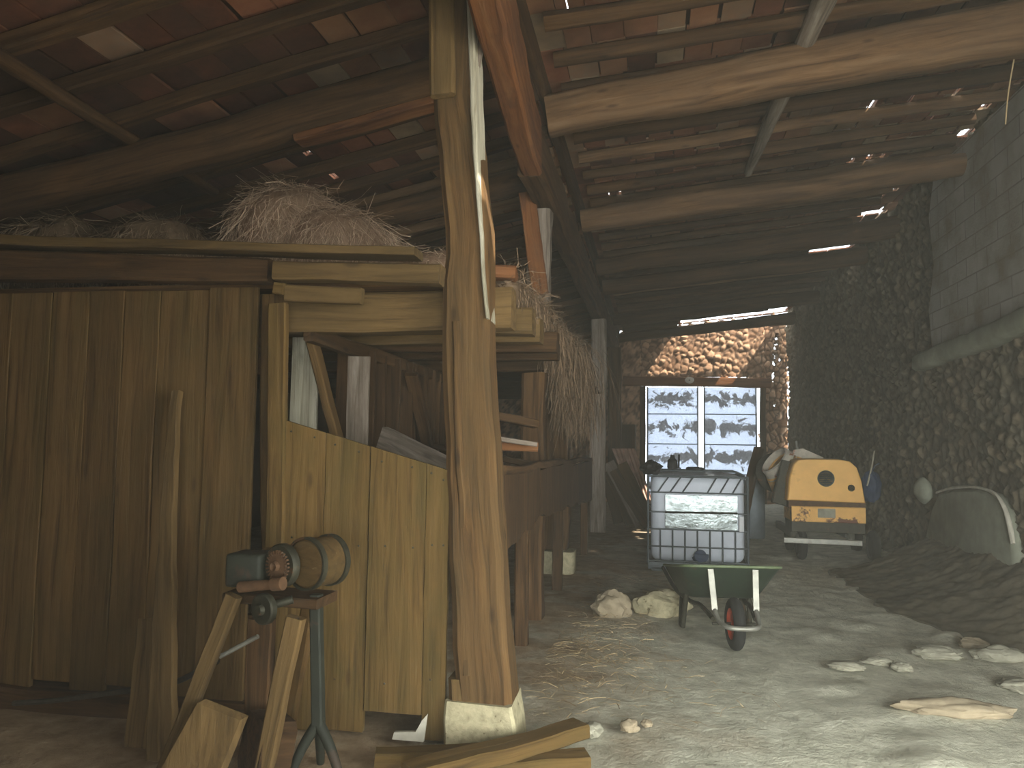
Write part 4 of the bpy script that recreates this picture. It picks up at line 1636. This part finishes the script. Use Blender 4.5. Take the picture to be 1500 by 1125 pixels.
mb.log([p + V((.0, 0, .02)) for p in fr_[2:]], [.010, .012, .013, .016, .02, .022, .014], sides=10, jit=.4, sub=4)
mb.build('pale_rim', M['plaster_pale'], bl, angle=60)
mb = MB()
c = at(1352, 718, X=3.15)
mb.rock(c, (.09, .17, .15), seed=35, sub=3, amp=.18)
tag(mb.build('plaster_lump', M['plaster'], angle=60), 'pale rounded stone jutting from the wall left of the cement trough', 'stone')

# soil bank along the right wall
sb = MB()
nx_, ny_ = 60, 260
vs, fs = [], []
for j in range(ny_ + 1):
    y = 5.2 + (12.5 - 5.2) * j / ny_
    wdt = 1.25 * math.sin(math.pi * min(1, max(0.02, (j / ny_) * .98 + .01))) ** .55 + .14 * noise.noise(V((y * 1.5, 0, 0))) + .04 * noise.noise(V((y * 5, 3, 0)))
    if y > 9.9:
        wdt = min(wdt, .3)
    for i in range(nx_ + 1):
        t = i / nx_
        x = XR - .02 - wdt * t
        z = .03 + .50 * (1 - t) ** 1.6 * min(1, wdt) + .05 * noise.noise(V((x * 3, y * 3, 2))) * (1 - t) + .03 * noise.noise(V((x * 9, y * 9, 2))) * (1 - t * .6) + .022 * noise.noise(V((x * 21, y * 21, 6))) * (1 - t * .8)
        if i == nx_:
            z = -.03
        vs.append((x, y, z))
for j in range(ny_):
    for i in range(nx_):
        a = j * (nx_ + 1) + i
        fs.append((a, a + nx_ + 1, a + nx_ + 2, a + 1))
sb.add(vs, fs)
tag(sb.build('soil_bank', M['soil'], angle=80), 'dark damp soil heaped along the foot of the right wall', 'soil', kind='stuff')

# ------------------------------------------------------------------ stones on the floor
stones = [((897, 896), .16, .12, .14, 'rock', 'angular pale stone lying between the manger and the wheelbarrow', 51),
          ((970, 893), .24, .15, .13, 'block_stone', 'long smooth ochre stone left of the wheelbarrow leg', 52),
          ((922, 1064), .05, .04, .035, 'rock', 'small rounded stone on the floor in front of the main post', 53),
          ((868, 1069), .05, .07, .035, 'rock_grey', 'small sharp pale chip beside the fallen timber on the floor', 54),
          ((1285, 968), .10, .06, .03, 'rock_grey', 'flat pale slab fragment in the middle of the right floor', 55),
          ((1320, 978), .07, .05, .035, 'rock_grey', 'small stone just right of the flat pale fragment', 56),
          ((1372, 958), .16, .10, .05, 'rock_grey', 'broken plaster lump at the edge of the dark soil', 57),
          ((1465, 965), .17, .10, .07, 'rock_grey', 'largest broken plaster lump near the right edge', 58),
          ((1425, 945), .10, .07, .05, 'rock', 'pale stone behind the broken plaster lumps', 59),
          ((1400, 1040), .30, .09, .05, 'rock', 'long ochre slab lying flat in the right foreground', 60),
          ((1240, 975), .12, .08, .03, 'rock_grey', 'low crusted lump left of the flat pale fragment', 61),
          ((948, 1058), .03, .03, .02, 'rock', 'tiny pale pebble right of the small rounded stone', 62),
          ((1495, 1005), .12, .10, .04, 'rock_grey', 'flat grey stone cut by the right edge of the picture', 63)]
for (px, py), a_, b_, c_, mt, lab, sd in stones:
    p = at(px, py, Z=.04)
    mb = MB()
    mb.rock((p.x, p.y, .025 + c_ * .42), (a_, b_, c_), seed=sd, sub=4, amp=.28, flat=.6, freq=1.5)
    tag(mb.build('stone', M[mt], angle=35), lab, 'stone')

# fallen boards at the foot of the post
def ground_board(p, q, w_, h_, mat, lab, z=.05, ch=.12):
    a, b = at(p[0], p[1], Z=z), at(q[0], q[1], Z=z)
    mb_ = MB()
    mb_.beam(a, b, w_, h_, n=12, jit=.007, ch=ch)
    return tag(mb_.build('fallen_board', M[mat]), lab, 'board')


ground_board((548, 1112), (700, 1108), .10, .07, 'wood_front', 'short fallen board at the foot of the stall front', z=.045)
ground_board((600, 1138), (850, 1067), .13, .07, 'wood_front', 'long fallen timber pointing away past the main post foot', z=.105)
ground_board((690, 1122), (862, 1112), .12, .06, 'wood_front', 'flat fallen board lying in front, right of the long timber', z=.045)
mb = MB()
c = at(605, 1080, Y=3.78)
mb.poly([(-.10, 0), (.06, .0), (.075, .13), (.05, .10), (.02, .045), (-.09, .035)], (c.x, 3.775, .03), (1, 0, 0), (0, 0, 1), -.02)
tag(mb.build('plaster_scrap', M['plaster_pale'], smooth=False), 'pale curved scrap showing under the short stall-front board', 'scrap')

# ------------------------------------------------------------------ leaning plank and pole at the left
mb = MB()
mb.beam(at(200, 1130, Y=3.45), at(221, 905, Y=3.60), .16, .03, up=(0, 1, 0), n=10, jit=.006, w1=.12)
tag(mb.build('leaning_board', M['wood_olive']), 'wide dull board leaning on the plank partition behind the tall pole', 'board')
mb = MB()
mb.beam(at(232, 1140, Y=3.32) , at(262, 575, Y=3.77), .14, .05, up=(0, 1, 0), n=20, jit=.012, w1=.05, h1=.04)
tag(mb.build('leaning_pole', M['wood_olive']), 'tall rough split pole leaning against the plank partition', 'pole')
mb = MB()
pts = [at(20, 1030, Y=3.6), at(80, 1026, Y=3.6), at(140, 1018, Y=3.6), at(200, 1010, Y=3.62), at(255, 1000, Y=3.66), at(300, 978, Y=3.6), at(318, 968, Y=3.5)]
mb.log(pts, .014, sides=8, sub=5, jit=.2)
tag(mb.build('cable', M['cable']), 'sagging dusty cable running along the partition to the hand mill', 'cable')

# ------------------------------------------------------------------ hand-cranked mill on a wooden stand
ml = thing('hand_mill', (-1.62, 3.15, 0), 'hand-cranked root cutter of dark iron on a splayed wooden stand, in the left foreground', 'root cutter')
Ym = 3.12
Q = lambda px, py, dy=0.0: at(px, py, Y=Ym + dy)


def toground(p, q):
    d = (q - p)
    return p + d * (p.z / -d.z) if d.z < 0 else q


for (a_, b_, w_, mt, dy) in [((344, 872), (283, 1027), .065, 'wood_olive', 0.0), ((432, 905), (390, 1125), .075, 'wood_olive', -.05), ((381, 905), (376, 1060), .12, 'wood_dark', .24), ((452, 885), (425, 1040), .06, 'wood_red', .26)]:
    p, q = Q(*a_, dy), Q(*b_, dy)
    q = toground(p, q)
    mb = MB()
    mb.beam(p, q, w_, .05, up=(0, 1, 0), n=10, jit=.005)
    mb.build('leg', M[mt], ml)
mb = MB()
p = Q(463, 870, .15)
f_ = Q(466, 1065, .15)
mb.beam(p, f_, .05, .05, up=(0, 1, 0), n=4, jit=.002)
for q in (Q(505, 1118, .1), Q(420, 1122, .1), Q(470, 1100, .35)):
    q = V((q.x, q.y, max(.01, q.z)))
    q.z = .012
    mb.log([f_ + V((0, 0, .02)), f_.lerp(q, .5) + V((0, 0, .035)), q], [.026, .022, .018], sides=10, sub=4)
lg = mb.build('iron_leg', M['green_iron'], ml)
mb = MB()
a_, b_ = Q(300, 985, .0), Q(382, 940, .0)
mb.log([Q(322, 962, .06), Q(378, 932, .06)], .01, sides=8)
mb.build('stretcher', M['iron_bare'], ml)
mb = MB()
cc = [Q(289, 1030, -.08), Q(352, 1055, -.08), Q(318, 1140, -.12), Q(228, 1140, -.12)]
k = 4
bk = [p + V((.02, .03, .01)) for p in cc]
mb.add(cc + bk, [(0, 1, 2, 3)[::-1], (4, 5, 6, 7)] + [(i, (i + 1) % 4, (i + 1) % 4 + 4, i + 4) for i in range(4)], [(p.z, p.x, p.y) for p in cc + bk])
mb.build('chute_board', M['wood_olive'], ml, smooth=False)
mb = MB()
a_, b_ = Q(352, 1056, -.05), Q(405, 1062, .0)
mb.beam(a_ + V((.02, .05, -.12)), b_ + V((-.02, .1, -.12)), .25, .24, n=3, jit=.005)
mb.build('catch_box', M['wood_dark'], ml)
# table
mb = MB()
a_, b_ = Q(345, 868, .19), Q(482, 878, .19)
mb.beam(a_, b_, .22, .045, n=6, jit=.004)
mb.build('bed_board', M['wood_dark'], ml)
# head
vx = V((.93, .30, .0)).normalized()       # drum axis
nf = V((-.34, -.94, .0)).normalized()    # facing of the gear disc
hc = Q(408, 829, -.02)
mb = MB()
mb.lathe([(.0, 0), (.085, 0), (.092, -.01), (.092, -.035), (.08, -.04), (.0, -.04)], hc, nf, seg=36)
disc = mb.build('gear_housing', M['iron'], ml)
mb = MB()
mb.lathe([(.0, .012), (.018, .03), (.022, .012), (.05, .008), (.052, .0), (.0, .0)], hc - nf * -.002, nf, seg=28)
sx_ = nf.cross(V((0, 0, 1))).normalized()
for k in range(26):
    a_ = 2 * math.pi * k / 26
    d_ = sx_ * math.cos(a_) + V((0, 0, 1)) * math.sin(a_)
    mb.beam(hc + nf * .006 + d_ * .05, hc + nf * .006 + d_ * .066, .007, .012, up=nf, n=1, jit=0, ch=.1)
mb.build('toothed_gear', M['rust'], disc)
mb = MB()
dc = hc + V((.10, .12, .005))
mb.lathe([(.0, -.10), (.095, -.10), (.105, -.09), (.105, .06), (.0, .06)], dc + V((.03, .02, 0)), nf * -1, seg=36)
dr = mb.build('drum', M['wood_red'], ml, angle=40)
mb = MB()
for h in (-.09, .05):
    mb.lathe([(.104, h - .012), (.114, h - .012), (.114, h + .014), (.104, h + .014)], dc + V((.03, .02, 0)), nf * -1, seg=36, closed=True)
mb.build('drum_band', M['iron'], dr)
mb = MB()
rbox(mb, (Q(335, 860).x, Ym - .04, Q(335, 858).z), (Q(386, 860).x, Ym + .12, Q(335, 809).z), .015, 3)
mb.build('gear_box', M['green_iron'], ml, angle=40)
mb = MB()
a_, b_ = Q(352, 860, -.06), Q(400, 856, -.09)
mb.log([a_, b_], [.024, .02], sides=14)
mb.log([b_, b_ + (b_ - a_) * .3], [.028, .028], sides=14)
mb.build('crank_hub', M['rust'], ml)
mb = MB()
lc = Q(382, 893, -.03)
mb.lathe([(.0, .02), (.02, .02), (.025, .0), (.06, .0), (.066, -.006), (.066, -.03), (.0, -.03)], lc, nf, seg=30)
mb.build('pinion', M['iron'], ml)
mb = MB()
mb.log([lc + V((.0, .05, .0)), lc + V((.1, .09, .03))], .018, sides=12)
mb.build('axle', M['iron'], ml)

# dangling straw at the upper right
mb = MB()
p0_, p1_ = at(1493, 48, X=2.6), at(1473, 182, X=2.6)
mb.log([p0_ + V((0, 0, .12)), p0_, p0_.lerp(p1_, .35) + V((-.01, 0, 0)), p0_.lerp(p1_, .7) + V((-.012, 0, 0)), p1_], .005, sides=6, sub=4)
tag(mb.build('hanging_twine', M['straw']), 'single frayed twine dangling under the roof at the upper right', 'twine')

# ------------------------------------------------------------------ light
w = bpy.data.worlds.new('sky')
SC.world = w
w.use_nodes = True
bg = w.node_tree.nodes['Background']
bg.inputs['Color'].default_value = (0.92, 0.97, 1.0, 1)
bg.inputs['Strength'].default_value = 4.5


def area(name, loc, target, sx, sy, power, col, spread=None):
    L = bpy.data.lights.new(name, 'AREA')
    L.shape = 'RECTANGLE'
    L.size, L.size_y = sx, sy
    L.energy = power
    L.color = col
    o = bpy.data.objects.new(name, L)
    COL.objects.link(o)
    o.location = loc
    d = V(target) - V(loc)
    o.rotation_euler = d.to_track_quat('-Z', 'Y').to_euler()
    if spread:
        L.spread = math.radians(spread)
    return o


area('entrance_daylight', (XR + .12, .4, 1.45), (1.5, 2.2, 0.0), 3.4, 2.3, 175, (0.96, 1.0, 0.93), 128)
area('front_fill_light', (1.25, YF - .05, 1.3), (1.5, 8.0, 1.1), 2.0, 2.3, 105, (0.97, 1.0, 0.96), 62)  # added fill lamp behind the camera, brightening the right wall and mixer
# haze volume filling the barn, added to imitate lens veil
hz = NT('veil_air')
hz.t.nodes.remove(hz.b)
vsn = hz.n('ShaderNodeVolumeScatter')
vsn.inputs['Color'].default_value = (1.0, 0.95, 0.78, 1)
vsn.inputs['Density'].default_value = 0.0135
vsn.inputs['Anisotropy'].default_value = 0.25
hz.l(vsn.outputs[0], hz.out.inputs['Volume'])
mb = MB()
mb.box((XL - 1.0, YF - 1.0, -.9), (XR + .9, YB + 1.2, 6.2), ch=0.0)
tag(mb.build('veil_haze', hz.m, smooth=False), 'thin haze volume through the whole barn, added in place of lens veil', 'haze', kind='stuff')
sun = bpy.data.lights.new('sun', 'SUN')
sun.energy = 15
sun.angle = math.radians(.6)
sun.color = (1, .93, .82)
so = bpy.data.objects.new('sun', sun)
COL.objects.link(so)
spot = V((-.80, 3.88, 2.72))
hole = V((.41, 3.09, tile_z(.41)))
so.rotation_euler = (spot - hole).to_track_quat('-Z', 'Y').to_euler()
so.location = (4, 0, 8)

for o in bpy.data.objects:
    if '_org' in o:
        del o['_org']

vs_ = SC.view_settings
vs_.view_transform = 'Standard'
vs_.look = 'None'
vs_.gamma = 1.0
vs_.use_curve_mapping = False
vs_.exposure = 0.0
SC.cycles.use_denoising = True
SC.cycles.max_bounces = 8
SC.cycles.diffuse_bounces = 6
SC.cycles.sample_clamp_indirect = 8.0
